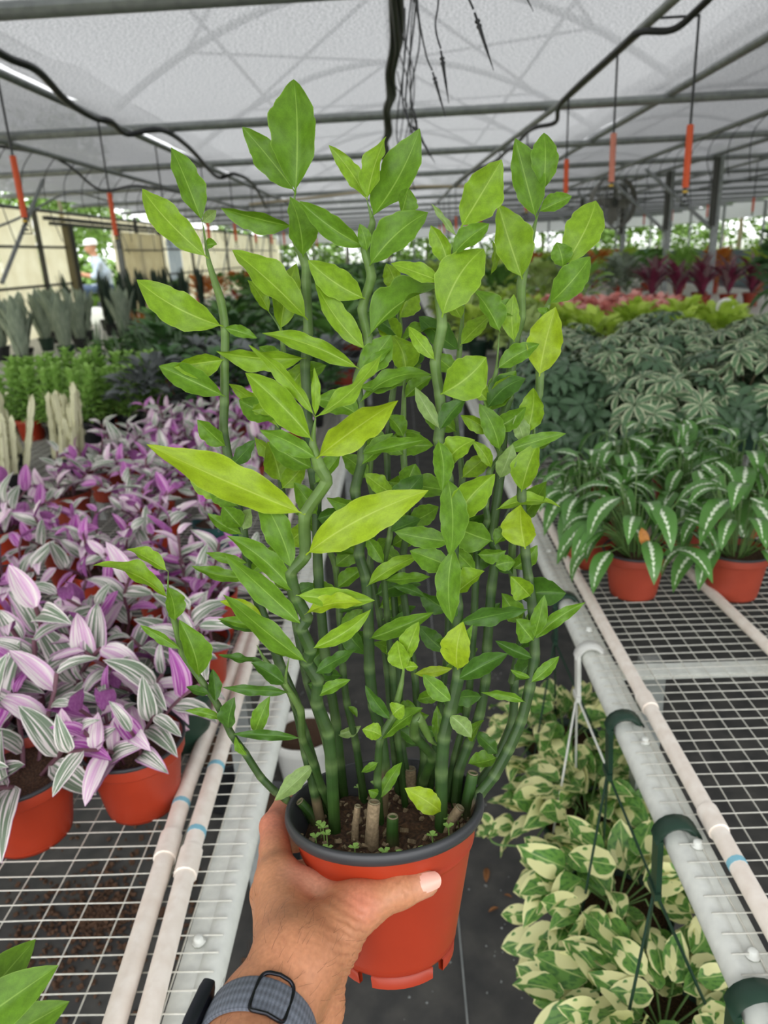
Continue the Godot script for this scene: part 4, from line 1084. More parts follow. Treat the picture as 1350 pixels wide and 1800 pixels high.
	for l in LEAVES:
		var b := pt(l, 1)
		var tip := pt(l, 4)
		var w: float = l[7] * 0.001
		var face := Vector3(l[8], l[9], l[10]).normalized()
		var d := tip - b
		var ln := d.length()
		var kind: int = l[11]
		var mb := Mb.new()
		var roll := rng.randf_range(-0.55, 0.55)
		face = face.rotated(d.normalized(), roll)
		mb.fine_leaf(leaf_xf(b, d, face, ln), w / ln * (1.03 + 0.12 * absf(roll)), rng.randf_range(-0.08, 0.16), rng.randf_range(0.10, 0.75), rng.randf_range(-0.7, 0.7), rng.randf_range(0.02, 0.05), rng.randf_range(-0.07, 0.07), rng.randf_range(-0.08, 0.12), rng.randf_range(-0.14, 0.14), rng.randf() * 6.0)
		var o := part(stems[l[0]], "leaf", mb.mesh(), M["backbone_leaf_%d" % kind])
		if kind == 4 and w > 0.01: o.set_meta("label", "yellow-green leaf")
	# weed seedlings by the rim
	for k in 16:
		var a := rng.randf() * TAU if k > 9 else lerpf(PI * 1.05, PI * 1.95, k / 9.0)
		var r := rng.randf_range(0.052, 0.068)
		var p := Vector3(r * cos(a), 0.108, -r * sin(a))
		var mb := Mb.new()
		for q in 3:
			var aa := q * TAU / 3 + k
			mb.leaf(leaf_xf(p + Vector3(0, 0.006, 0), Vector3(cos(aa), 0.35, sin(aa)), Vector3.UP, 0.0055), 0.95, 0.6, 0.25, 0.05, 0.2, 0, 4, 3)
		mb.tube([p - Vector3(0, 0.005, 0), p + Vector3(0, 0.006, 0)], [0.0006], 4)
		part(t, "weed_seedling", mb.mesh(), M.fresh_green)

# ---------------------------------------------------------------- forearm, hand and watch
func arm() -> void:
	var J := HAND
	var fl := Flesh.new(Vector3(-0.175, 0.985, -0.60), Vector3(0.022, 1.20, -0.16), 0.0028)
	var B := [["E0", "W", 40, 31, 12], ["W", "W2", 30, 26, 14], ["W2", "I0", 25, 17, 14], ["W2", "M0", 23, 16, 14], ["W2", "R0", 21, 15, 12], ["W2", "P0", 20, 14, 12],
		["W2", "T0", 24, 21, 12], ["T0", "T1", 20, 15.5, 10], ["T1", "T2", 14.5, 12.2, 6], ["T2", "T3", 12.2, 10.2, 5], ["I0", "WB", 13, 9.5, 16], ["WB", "T1", 9.5, 12, 16], ["W", "H0", 22, 18, 12], ["H0", "T0", 16, 17, 12],
		["I0", "I1", 15, 11.5, 8], ["I1", "I2", 11, 9.5, 5], ["I2", "I3", 9.5, 8, 5], ["M0", "M1", 14, 11, 6], ["M1", "M2", 11, 9.5, 5], ["M2", "M3", 9.5, 8, 5],
		["R0", "R1", 13, 10.5, 5], ["R1", "R2", 10.5, 9, 5], ["R2", "R3", 9, 8, 5], ["P0", "P1", 12, 9.5, 5], ["P1", "P2", 9.5, 8.5, 5], ["P2", "P3", 8.5, 7.5, 5]]
	for b in B:
		fl.bone(J[b[0]], J[b[1]], b[2] * 0.001, b[3] * 0.001, b[4] * 0.001)
	var nn := noise(60.0, 14, 3)
	var colour := func(p: Vector3, _g: Vector3) -> Color:
		var c := lin(205, 142, 104)
		c = c.lerp(lin(190, 122, 86), smoothstep(0.05, 0.0, p.distance_to(J.W2)) * 0.5)
		c = c.lerp(lin(222, 132, 108), smoothstep(0.05, 0.01, p.distance_to(J.I1)) * 0.7)
		c = c.lerp(lin(214, 120, 98), smoothstep(0.022, 0.004, p.distance_to(J.T1 + Vector3(0, 0.01, 0.008))) * 0.55)
		c = c.lerp(lin(228, 168, 142), smoothstep(0.03, 0.01, p.distance_to(J.WB + Vector3(0, 0.014, 0))) * 0.7)
		c = c.lerp(lin(222, 160, 132), smoothstep(0.02, 0.008, p.distance_to(J.T3)) * 0.5)
		return c * (1.0 + 0.10 * nn.get_noise_3dv(p * 3.0))
	var fold_at: Vector3 = J.T0 + Vector3(0.012, -0.012, 0.012)
	var fold_dir: Vector3 = (J.T1 - J.H0).normalized()
	var ip: Vector3 = J.T2
	var ipd: Vector3 = (J.T3 - J.T1).normalized()
	var relief := func(p: Vector3, g: Vector3) -> Array:
		var w := exp(-pow(p.distance_to(fold_at) / 0.030, 2.0))
		var s := (p - fold_at).dot(fold_dir) * 1150.0 + 2.2 * nn.get_noise_3dv(p * 0.7)
		var w2 := exp(-pow((p - ip).dot(ipd) / 0.008, 2.0)) * (1.0 if p.distance_to(ip) < 0.02 else 0.0)
		var s2 := (p - ip).dot(ipd) * 1900.0
		var slope := fold_dir * (0.95 * w * cos(s)) + ipd * (0.5 * w2 * cos(s2))
		slope += Vector3(nn.get_noise_3dv(p * 1.3), nn.get_noise_3dv(p * 1.3 + Vector3(5, 0, 0)), nn.get_noise_3dv(p * 1.3 + Vector3(0, 5, 0))) * 0.10
		slope -= g * slope.dot(g)
		return [0.0006 * w * sin(s), slope]
	var mb := Mb.new()
	fl.net(mb, colour, relief)
	var who := thing("person", "bare left forearm and hand gripping the potted plant, thumb across the pot", "person")
	part(who, "forearm_and_hand", mb.mesh(), M.skin)
	var fur := Mb.new()
	var hr := RandomNumberGenerator.new()
	hr.seed = 31
	var reach: Vector3 = (J.W2 - J.E0).normalized()
	var made := 0
	while made < 330:
		var vi := hr.randi_range(0, mb.v.size() - 1)
		var p: Vector3 = mb.v[vi]
		if p.z < -0.47 or p.distance_to(J.T2) < 0.05 or p.distance_to(J.WB) < 0.035 or p.distance_to(J.T1) < 0.03 or hr.randf() < smoothstep(-0.38, -0.46, p.z): continue
		var up: Vector3 = mb.nr[vi]
		if up.y < -0.1: continue
		var lay: Vector3 = (reach - up * reach.dot(up)).normalized().rotated(up, hr.randf_range(-0.9, 0.5))
		var l := hr.randf_range(0.006, 0.012)
		fur.tube([p, p + lay * l * 0.5 + up * l * 0.28, p + lay * l + up * l * 0.32], [0.00007, 0.00006, 0.00003], 3, [], false)
		made += 1
	part(who, "arm_hair", fur.mesh(), M.arm_hair, Transform3D.IDENTITY, true)
	# thumb nail: a curved plate on the side of the thumb that faces the camera
	var ax: Vector3 = (J.T3 - J.T2).normalized()
	var toward: Vector3 = (Vector3(0, 1.6, 0) - J.T3).normalized()
	toward = (toward - ax * toward.dot(ax)).normalized()
	var side := ax.cross(toward)
	var nail := Mb.new()
	for i in 8:
		for j in 9:
			var s := i / 7.0
			var u := j / 4.0 - 1.0
			var end := 1.0 - 0.25 * u * u * (1.0 if s > 0.5 else 0.0)
			var lng := lerpf(-0.004, 0.0105, s) * (end if s > 0.5 else 1.0) - (0.002 * (1.0 - u * u) if s < 0.2 else 0.0)
			var a := u * 0.72
			var r := 0.0109 - 0.0006 * absf(u) - 0.0016 * s * s
			nail.vert(J.T3 + ax * lng + (toward * cos(a) + side * sin(a)) * r)
	nail.sheet(0, 8, 9)
	part(who, "thumb_nail", nail.mesh(), M.nail)
	# knitted watch band round the wrist
	var axis: Vector3 = (J.W - J.E0).normalized()
	var wt := thing("wristwatch", "grey knitted watch band with a dark metal buckle on the wrist", "watch")
	var up0: Vector3 = (Vector3(0, 1.6, 0) - J.W)
	up0 = (up0 - axis * up0.dot(axis)).normalized()
	var sd := axis.cross(up0)
	var mid: Vector3 = J.W - axis * 0.014
	var band := Mb.new()
	var sect := [[-0.0125, 0.0], [-0.0118, 0.0022], [0.0, 0.003], [0.0118, 0.0022], [0.0125, 0.0], [0.0115, -0.0006], [-0.0115, -0.0006], [-0.0125, 0.0]]
	for i in 49:
		var a := TAU * i / 48
		var dir := up0 * cos(a) + sd * sin(a)
		for j in sect.size():
			band.vert(mid + dir * (0.0335 + sect[j][1]) + axis * sect[j][0], Vector2(i * 0.42, j * 0.45))
	for i in 48:
		for j in sect.size() - 1:
			var q := i * sect.size() + j
			band.tri(q, q + 1, q + sect.size()); band.tri(q + 1, q + 1 + sect.size(), q + sect.size())
	part(wt, "band", band.mesh(), M.knit_band)
	var ba := 0.0
	var bd := up0 * cos(ba) + sd * sin(ba)
	var bt := -up0 * sin(ba) + sd * cos(ba)
	var loop := []
	for k in 33:
		var a := TAU * k / 32
		var cx := signf(cos(a)) * pow(absf(cos(a)), 0.35) * 0.0115
		var cy := signf(sin(a)) * pow(absf(sin(a)), 0.35) * 0.0145
		loop.append(mid + bd * (0.0375 - 0.004 * pow(cx / 0.0115, 2)) + bt * cx + axis * cy)
	var bk := Mb.new()
	bk.tube(loop, [0.0013], 8, [], false)
	part(wt, "buckle", bk.mesh(), M.polished_black)
	var wc := up0 * cos(1.75) - sd * sin(1.75)
	var q := basis_along(axis, wc)
	part(wt, "case", rounded_box(Vector3(0.036, 0.040, 0.011), 0.004), M.watch_case, Transform3D(q, mid + wc * 0.040))

func rounded_box(size: Vector3, r: float) -> ArrayMesh:
	var mb := Mb.new()
	var n := 6
	for ax in 3:
		for s in [-1.0, 1.0]:
			var nv := Vector3.ZERO
			nv[ax] = s
			var u := Vector3.ZERO
			u[(ax + 1) % 3] = 1.0
			var w := nv.cross(u)
			var f := mb.v.size()
			for i in n:
				for j in n:
					var p := (nv + u * (2.0 * j / (n - 1) - 1.0) + w * (2.0 * i / (n - 1) - 1.0)) * size * 0.5
					var inner := p.clamp(-size * 0.5 + Vector3.ONE * r, size * 0.5 - Vector3.ONE * r)
					mb.vert(inner + (p - inner).normalized() * r if p != inner else p)
			mb.sheet(f, n, n)
	return mb.mesh()

# ---------------------------------------------------------------- shared shapes
var shapes := {}
func leaf_shape(key: String, w: float, a: float, b: float, curl: float, fold: float, wave := 0.0, rows := 7, cols := 5, hook := 0.0, phase := 0.0) -> ArrayMesh:
	if not shapes.has(key):
		var mb := Mb.new()
		mb.leaf(Transform3D.IDENTITY, w, a, b, curl, fold, wave, rows, cols, Color.WHITE, 0.0, phase, hook)
		shapes[key] = mb.mesh()
	return shapes[key]
func two_faced(key: String, w: float, a: float, b: float, curl: float, fold: float, wave: float, hook: float, phase: float, top: Material, under: Material) -> ArrayMesh:
	if not shapes.has(key):
		var mb := Mb.new()
		mb.leaf(Transform3D.IDENTITY, w, a, b, curl, fold, wave, 9, 7, Color.WHITE, 0.0, phase, hook)
		var m := mb.mesh(top)
		var lo := Mb.new()
		lo.leaf(Transform3D(Basis.IDENTITY, Vector3(0, 0, -0.012)), w, a, b, curl, fold, wave, 9, 7, Color.WHITE, 0.0, phase, hook)
		for k in range(0, lo.ix.size(), 3):
			var q := lo.ix[k + 1]
			lo.ix[k + 1] = lo.ix[k + 2]; lo.ix[k + 2] = q
		lo.mesh(under, m)
		shapes[key] = m
	return shapes[key]
func pot_shape(r: float, h: float) -> Array:                   # [body, rim, soil]
	var key := "pot_%d_%d" % [int(r * 1e4), int(h * 1e4)]
	if not shapes.has(key):
		var rb := r * 0.72
		var mb := Mb.new()
		mb.lathe([Vector2(0, 0.002), Vector2(rb * 0.9, 0.002), Vector2(rb * 0.98, 0.0), Vector2(rb, h * 0.06), Vector2(rb * 0.985, h * 0.075), Vector2(rb + 0.001, h * 0.09), Vector2(lerpf(rb, r * 0.94, 0.76), h * 0.76), Vector2(r * 0.955, h * 0.785), Vector2(r * 0.965, h * 0.80), Vector2(r * 0.985, h * 0.965), Vector2(r * 0.94, h * 0.965), Vector2(r * 0.88, h * 0.82)], 28)
		var rim := Mb.new()
		rim.lathe([Vector2(r * 0.975, h * 0.945), Vector2(r * 1.008, h * 0.955), Vector2(r * 1.012, h * 0.985), Vector2(r * 0.995, h), Vector2(r * 0.955, h * 0.995), Vector2(r * 0.93, h * 0.9), Vector2(r * 0.89, h * 0.80)], 28)
		var so := Mb.new()
		var nn := noise(14.0, 3, 3)
		for i in 6:
			for j in 21:
				var a := TAU * j / 20
				var rr := r * 0.92 * (1.0 - i / 5.0)
				var p := Vector3(rr * cos(a), h * 0.85, -rr * sin(a))
				p.y += 0.006 * nn.get_noise_2d(p.x * 10, p.z * 10)
				so.vert(p)
		so.sheet(0, 6, 21)
		shapes[key] = [mb.mesh(), rim.mesh(), so.mesh()]
	return shapes[key]
func add_pot(t: Node3D, r: float, h: float, body: String, rim := "") -> void:
	var s := pot_shape(r, h)
	var p := part(t, "pot", s[0], M[body])
	part(p, "rim", s[1], M[rim if rim else body])
	part(t, "soil", s[2], M.soil)

# ---------------------------------------------------------------- purple striped trailing plants
func tradescantia(t: Node3D, sd: int, size: float, hue: float, r: float, h: float, n_st: int) -> void:
	var rng := RandomNumberGenerator.new()
	rng.seed = sd
	var stems := Mb.new()
	for k in n_st:
		var a := TAU * k / n_st + rng.randf_range(-0.4, 0.4)
		var lean := rng.randf_range(0.15, 0.95)
		var p := Vector3(cos(a), 0, sin(a)) * r * rng.randf_range(0.15, 0.7) + Vector3(0, h * 0.84, 0)
		var d := Vector3(cos(a) * lean, 1.0, sin(a) * lean).normalized()
		var nodes := rng.randi_range(4, 6)
		var line := [p]
		var twist := rng.randf() * TAU
		for j in nodes:
			p += d * rng.randf_range(0.017, 0.027) * size
			d = (d + Vector3(rng.randf_range(-0.25, 0.25), -0.09, rng.randf_range(-0.25, 0.25))).normalized()
			line.append(p)
			var s := 1.0 if j % 2 == 0 else -1.0
			var side := d.cross(Vector3(cos(twist), 0.2, sin(twist))).normalized() * s
			var dir := (side + d * rng.randf_range(0.15, 0.6) + Vector3(0, 0.15, 0)).normalized()
			if j >= nodes - 2: dir = (side * 0.9 + d * 0.7).normalized()
			var face := (Vector3.UP + d * 0.4 + Vector3(rng.randf_range(-0.4, 0.4), 0, rng.randf_range(0.0, 0.8)).rotated(Vector3.UP, -t.rotation.y)).normalized()
			var ln := rng.randf_range(0.052, 0.082) * size * (0.7 if j == nodes - 1 else 1.0)
			var v := rng.randi_range(0, 3)
			if v == 3 and rng.randf() > hue: v = 0
			if rng.randf() < hue * 0.5: v = 3
			var shape := rng.randi_range(0, 2)
			var m := two_faced("trad_%d_%d" % [v, shape], 0.36 + 0.05 * shape, 0.42, 0.75, [0.05, 0.12, -0.04][shape], [0.35, 0.2, 0.6][shape], 0.015, [0.12, 0.25, 0.02][shape], shape * 2.0, M["striped_leaf_%d" % v], M.purple_underside)
			part(t, "leaf", m, null, leaf_xf(p, dir, face, ln))
		stems.tube(line, [0.0028 * size], 5)
	part(t, "stems", stems.mesh(), M.purple_stem)

func purple_plants() -> void:
	# x, z, rim radius, height, pot, rim, size, hue, stems, label
	var P := [
		[-0.585, -0.885, 0.080, 0.118, "terracotta_plastic", "black_rim", 1.25, 0.15, 6, "striped purple plant in the black-rimmed pot at the left edge, front row"],
		[-0.435, -0.945, 0.078, 0.118, "terracotta_plastic", "black_rim", 1.0, 0.2, 9, "striped purple plant in the black-rimmed terracotta pot nearest the pipes"],
		[-0.63, -1.07, 0.06, 0.095, "black_plastic", "", 1.5, 0.1, 7, "big striped plant with broad white leaves in a hidden black pot"],
		[-0.70, -1.00, 0.045, 0.075, "terracotta_plastic", "", 0.8, 0.2, 3, "small striped plant in a little terracotta pot at the left edge"],
		[-0.42, -1.10, 0.072, 0.115, "green_plastic", "", 1.2, 0.1, 7, "striped plant in the dark green pot behind the front terracotta pot"],
		[-0.425, -1.25, 0.072, 0.118, "terracotta_plastic", "black_rim", 0.95, 0.3, 6, "striped plant in a black-rimmed pot half way along the pipes"],
		[-0.455, -1.465, 0.072, 0.115, "terracotta_plastic", "", 1.05, 0.3, 8, "striped plant in a plain terracotta pot right beside the pipes"],
		[-0.62, -1.30, 0.075, 0.115, "terracotta_plastic", "", 1.15, 0.45, 9, "purple striped plant in the middle of the front cluster"],
		[-0.80, -1.24, 0.075, 0.115, "terracotta_plastic", "", 1.1, 0.45, 9, "purple striped plant behind the big white-leaved one"],
		[-0.975, -1.585, 0.080, 0.118, "terracotta_plastic", "black_rim", 1.1, 0.5, 8, "purple plant in the black-rimmed pot at the left edge, second row"],
		[-0.90, -1.80, 0.078, 0.115, "terracotta_plastic", "", 1.05, 0.4, 9, "purple plant in the pot just behind the left black-rimmed pot"],
		[-0.745, -1.63, 0.070, 0.110, "terracotta_plastic", "", 1.05, 0.55, 9, "purple plant in a terracotta pot left of the bare wire patch"],
		[-0.60, -1.60, 0.070, 0.110, "terracotta_plastic", "", 1.1, 0.5, 9, "purple plant in a terracotta pot before the teal pot"],
		[-0.72, -1.94, 0.074, 0.115, "terracotta_plastic", "", 1.0, 0.65, 7, "purple plant in a terracotta pot left of the shallow teal pot"],
		[-0.545, -1.985, 0.078, 0.10, "teal_plastic", "", 0.85, 0.2, 5, "striped plant in the shallow teal pot"],
		[-0.80, -2.15, 0.074, 0.115, "terracotta_plastic", "", 1.1, 0.5, 9, "purple plant set back to the left behind the shallow teal pot"],
		[-1.16, -1.95, 0.078, 0.118, "terracotta_plastic", "", 1.15, 0.6, 9, "vivid purple plant at the left edge before the ghost cactus"]]
	var k := 0
	for p in P:
		var t := thing("striped_plant", p[9], "potted plant", Vector3(p[0], 0.803, p[1]), "purple striped plants in pots", k * 1.3)
		add_pot(t, p[2], p[3], p[4], p[5])
		tradescantia(t, 100 + k, p[6], p[7], p[2], p[3], p[8])
		k += 1
	var rng := RandomNumberGenerator.new()
	rng.seed = 44
	var rw := -1
	for row in [[-2.32, -1.10, 3, 0.25], [-2.55, -1.06, 3, 0.25], [-2.80, -1.10, 3, 0.25], [-3.05, -1.06, 3, 0.25], [-3.30, -0.95, 3, 0.22]]:
		rw += 1
		for i in row[2]:
			var x: float = row[1] + i * row[3] + rng.randf_range(-0.03, 0.03)
			var z: float = row[0] + rng.randf_range(-0.04, 0.04)
			var t := thing("striped_plant", "pale pink striped plant, %s crowded row behind the teal pot, %s from the left" % [nth(rw), nth(i)], "potted plant", Vector3(x, 0.803, z), "back rows of striped plants", rng.randf() * 6.0)
			add_pot(t, 0.074, 0.112, "dull_terracotta")
			tradescantia(t, 300 + k, 1.15, 0.35 if i % 2 else 0.15, 0.074, 0.112, 8)
			k += 1

# ---------------------------------------------------------------- upright sword leaves
func sword_plant(t: Node3D, sd: int, n: int, ln: float, w: float, mk: String, spread: float, pr: float, ph: float, pot: String) -> void:
	add_pot(t, pr, ph, pot)
	var rng := RandomNumberGenerator.new()
	rng.seed = sd
	for k in n:
		var a := TAU * k / n + rng.randf_range(-0.5, 0.5)
		var rr := pr * rng.randf_range(0.1, 0.65)
		var s := rng.randf_range(0.3, 1.0) * spread
		var d := Vector3(cos(a) * s, 1.0, sin(a) * s)
		var m := leaf_shape("sword_%d" % (int(w * 1000)), w, 0.14, 0.42, 0.03, 0.5, 0.02, 8, 5, -0.03)
		part(t, "leaf", m, M[mk], leaf_xf(Vector3(cos(a) * rr, ph * 0.83, sin(a) * rr), d, Vector3(-cos(a), 0.2, -sin(a)), ln * rng.randf_range(0.65, 1.1)))

func left_bench_rest() -> void:
	var rng := RandomNumberGenerator.new()
	rng.seed = 9
	# ghost cactus: clusters of pale fluted columns
	var gp := [[-1.47, -2.58, "pale ghost cactus cluster nearest the left edge"], [-1.62, -2.86, "pale ghost cactus cluster behind the nearest one"], [-1.33, -2.80, "pale ghost cactus closest to the purple plants and the aisle"], [-1.60, -2.45, "pale ghost cactus cut by the left edge of the picture"]]
	for q in gp:
		var t := thing("ghost_cactus", q[2], "cactus", Vector3(q[0], 0.803, q[1]), "ghost cacti")
		add_pot(t, 0.075, 0.11, "black_plastic")
		for k in 15:
			var a := rng.randf() * TAU
			var b := Vector3(cos(a), 0, sin(a)) * rng.randf_range(0.0, 0.068) + Vector3(0, 0.09, 0)
			part(t, "column", fluted(rng.randf_range(0.16, 0.31), rng.randi()), M.ghost_cactus, Transform3D(Basis.from_euler(Vector3(rng.randf_range(-0.22, 0.22), rng.randf() * 6, rng.randf_range(-0.22, 0.22))), b))
	# fresh green stacked-leaf succulents
	for i in 5:
		for j in 4:
			var x := -1.36 - i * 0.165 + rng.randf_range(-0.03, 0.03)
			var z := -3.42 - j * 0.2 + rng.randf_range(-0.03, 0.03) - i * 0.05
			if i == 0 and j < 1: continue
			var t := thing("green_succulent", "fresh green whorled succulent on the left bench, %s row back, %s from the aisle" % [nth(j), nth(i)], "potted plant", Vector3(x, 0.803, z), "green succulents behind the purple plants", rng.randf() * 6)
			add_pot(t, 0.075, 0.11, "black_plastic" if (i + j) % 3 else "terracotta_plastic")
			var lm := leaf_shape("stubby", 0.34, 0.5, 0.6, 0.08, 0.4, 0.0, 5, 3, 0.1)
			for s in 5:
				var a := TAU * s / 5 + rng.randf()
				var b := Vector3(cos(a), 0, sin(a)) * rng.randf_range(0.015, 0.06)
				var top := rng.randf_range(0.14, 0.24)
				var st := part(t, "stem", rod(b + Vector3(0, 0.09, 0), b + Vector3(0, 0.09 + top, 0), 0.005, 5), M.plant_stem)
				var nw := 0
				var y := 0.10
				var mb := Mb.new()
				while y < 0.09 + top + 0.01:
					for q in 5:
						var aa := q * TAU / 5 + nw * 0.7
						var up := 0.25 + 1.6 * smoothstep(top - 0.02, top + 0.1, y)
						mb.leaf(leaf_xf(b + Vector3(0, y, 0), Vector3(cos(aa), up, sin(aa)), Vector3.UP, 0.074), 0.34, 0.5, 0.6, 0.08, 0.4, 0.0, 5, 3, Color.WHITE, 0, 0, 0.15)
					nw += 1; y += 0.026
				part(st, "leaves", mb.mesh(), M.fresh_green, Transform3D.IDENTITY, true)
	# pencil-leaved, dark and silver snake plants
	for k in 16:
		var x := -1.42 - (k % 4) * 0.19 + rng.randf_range(-0.04, 0.04)
		var z := -4.62 - floorf(k / 4.0) * 0.42 + rng.randf_range(-0.06, 0.06) - (k % 4) * 0.08
		var t := thing("pencil_snake_plant", "slim spear-leaved snake plant on the left bench, %s row back, %s from the aisle" % [nth(k / 4), nth(k % 4)], "potted plant", Vector3(x, 0.803, z), "spear-leaved snake plants")
		sword_plant(t, 500 + k, 12, 0.36, 0.055, "snake_pencil", 0.22, 0.07, 0.11, "black_plastic" if k % 3 else "green_plastic")
	var sp := [[-3.25, -6.35, "nearest silvery snake plant on the far left bench, beside the cream pipes"], [-3.85, -7.15, "silvery snake plant at the left edge in a black pot"], [-3.5, -6.9, "silvery snake plant in the black pot second from the left edge"], [-3.15, -7.0, "silvery snake plant in a dark green pot by the bench pipe"], [-3.75, -7.9, "silvery snake plant behind the dark green pots"], [-3.3, -7.7, "broad silvery snake plant before the doorway"], [-3.1, -8.4, "silvery snake plant in a black pot right of the doorway"], [-3.6, -8.6, "tall silvery snake plant below the doorway"], [-4.2, -7.6, "silvery snake plant against the cream wall"], [-4.0, -8.7, "silvery snake plant under the door jamb"], [-4.35, -6.9, "silvery snake plant furthest left against the wall"]]
	var i := 0
	for q in sp:
		var t := thing("silver_snake_plant", q[2], "potted plant", Vector3(q[0], 0.803, q[1]), "silvery snake plants", i * 0.8)
		sword_plant(t, 540 + i, 13, 0.50, 0.24, "snake_silver", 0.42, 0.085, 0.13, "green_plastic" if i in [3, 4] else "black_plastic")
		i += 1
	for k in 14:
		var t := thing("dark_snake_plant", "tall dark snake plant right of the doorway, %s row back, %s from the aisle" % [nth(k / 3), nth(k % 3)], "potted plant", Vector3(-3.2 - (k % 3) * 0.4 + rng.randf_range(-0.08, 0.08), 0.803, -9.3 - floorf(k / 3.0) * 0.8 + rng.randf_range(-0.1, 0.1)), "dark snake plants")
		sword_plant(t, 580 + k, 11, 0.62, 0.10, "snake_dark", 0.18, 0.09, 0.14, "black_plastic")
	var ty := thing("amber_snake_plant", "low bronze-leaved plant by the far bench pipe", "potted plant", Vector3(-3.1, 0.803, -9.0))
	sword_plant(ty, 610, 22, 0.24, 0.10, "amber_leaf", 0.7, 0.08, 0.1, "black_plastic")
	solo("bench_pipe", "near one of two cream pipes along the far left bench", "pipe", rod(Vector3(-2.93, 0.83, -4.0), Vector3(-2.98, 0.83, -16.0), 0.016, 8), M.old_pvc)
	solo("bench_pipe", "far one of two cream pipes along the far left bench", "pipe", rod(Vector3(-3.04, 0.83, -4.0), Vector3(-3.08, 0.83, -16.0), 0.016, 8), M.old_pvc)
	# cut-off sprig in the lower left corner
	var c := thing("seedling_plant", "green leafy shoot poking in at the lower left corner", "potted plant", Vector3(-0.445, 0.803, -0.475))
	add_pot(c, 0.05, 0.05, "terracotta_plastic")
	part(c, "stem", tube_mesh([Vector3(0, 0.04, 0), Vector3(0.002, 0.10, 0), Vector3(0.006, 0.165, 0)], 0.004, 8), M.plant_stem)
	for l in [[0.165, 0.3, 1.2, 0.055], [0.16, -0.5, 1.3, 0.05], [0.15, 0.9, 0.7, 0.062], [0.13, 0.5, 0.35, 0.105], [0.13, 1.1, 0.25, 0.10], [0.10, 0.6, 0.05, 0.10], [0.09, 1.2, 0.0, 0.10], [0.11, 3.4, 0.3, 0.08], [0.14, 2.2, 0.5, 0.07], [0.12, -0.9, 0.3, 0.08]]:
		var mb := Mb.new()
		mb.leaf(leaf_xf(Vector3(0.004, l[0], 0), Vector3(cos(l[1]), l[2], -sin(l[1])), Vector3(0, 0.8, 0.9), l[3]), 0.42, 0.75, 0.95, 0.05, 0.3, 0.015, 13, 7)
		part(c, "leaf", mb.mesh(), M.backbone_leaf_1)

func fluted(h: float, sd: int) -> ArrayMesh:
	var mb := Mb.new()
	var rows := 14
	var ph := fposmod(sd * 0.001, 6.0)
	for i in rows:
		var s := i / float(rows - 1)
		for j in 17:
			var a := TAU * j / 16
			var r := 0.0105 * (1.0 + 0.34 * cos(a * 4.0)) * (1.0 if s < 0.88 else sqrt(maxf(0.0, 1.0 - pow((s - 0.88) / 0.12, 2.0)))) * (1.0 + 0.14 * sin(i * 2.4 + ph))
			mb.vert(Vector3(r * cos(a), s * h, -r * sin(a)), Vector2(j / 16.0, s))
	mb.sheet(0, rows, 17)
	for k in 46:                                               # small side leaves and thorns on the ridges
		var y := h * (0.2 + 0.8 * fposmod(k * 0.377, 1.0))
		var a := (k % 4) * PI / 2.0
		mb.leaf(leaf_xf(Vector3(cos(a) * 0.012, y, -sin(a) * 0.012), Vector3(cos(a), 0.5, -sin(a)), Vector3.UP, 0.014), 0.4, 0.5, 0.6, 0.0, 0.3, 0.0, 3, 3)
	return mb.mesh()

# ---------------------------------------------------------------- right bench
func feathered(t: Node3D, sd: int, n: int, size: float) -> void:
	var rng := RandomNumberGenerator.new()
	rng.seed = sd
	var stems := Mb.new()
	for k in n:
		var a := rng.randf() * TAU
		var s := sqrt(rng.randf())
		var b := Vector3(cos(a), 0, sin(a)) * 0.02 + Vector3(0, 0.095, 0)
		var p := Vector3(cos(a) * s * 0.115 * size, 0.13 + (0.125 - 0.10 * s * s + rng.randf_range(-0.03, 0.03)) * size, sin(a) * s * 0.115 * size)
		stems.tube([b, b.lerp(p, 0.5) + Vector3(0, 0.02, 0), p], [0.0016], 4, [], false)
		var d := Vector3(cos(a), rng.randf_range(-0.75, 0.15) - 0.3 * s, sin(a))
		var shape := k % 3
		var m := leaf_shape("feather_%d" % shape, 0.44, 0.5, 0.85, [0.10, 0.16, 0.05][shape], 0.22, 0.01, 8, 5, [0.3, 0.18, 0.45][shape])
		part(t, "leaf", m, M["feathered_leaf_%d" % (k % 2)], leaf_xf(p, d, Vector3(0, 1, 0) + Vector3(cos(a), 0, sin(a)) * 0.4, rng.randf_range(0.07, 0.11) * size))
	part(t, "stems", stems.mesh(), M.plant_stem)

func whorl(mk: int) -> ArrayMesh:                              # one compound leaf: a ring of leaflets on a stalk
	var key := "whorl_%d" % mk
	if not shapes.has(key):
		var mb := Mb.new()
		var rng := RandomNumberGenerator.new()
		rng.seed = 70 + mk
		for k in 8:
			var a := TAU * k / 8 + rng.randf_range(-0.15, 0.15)
			mb.leaf(leaf_xf(Vector3(cos(a), 0, sin(a)) * 0.06, Vector3(cos(a), rng.randf_range(-0.45, 0.05), sin(a)), Vector3.UP, rng.randf_range(0.8, 1.0)), 0.36, 0.75, 0.5, 0.06, 0.35, 0.0, 6, 3, Color.WHITE, 0, 0, 0.15)
		mb.tube([Vector3(0, 0, 0), Vector3(0, -0.9, 0)], [0.02], 4, [], false)
		shapes[key] = mb.mesh()
	return shapes[key]

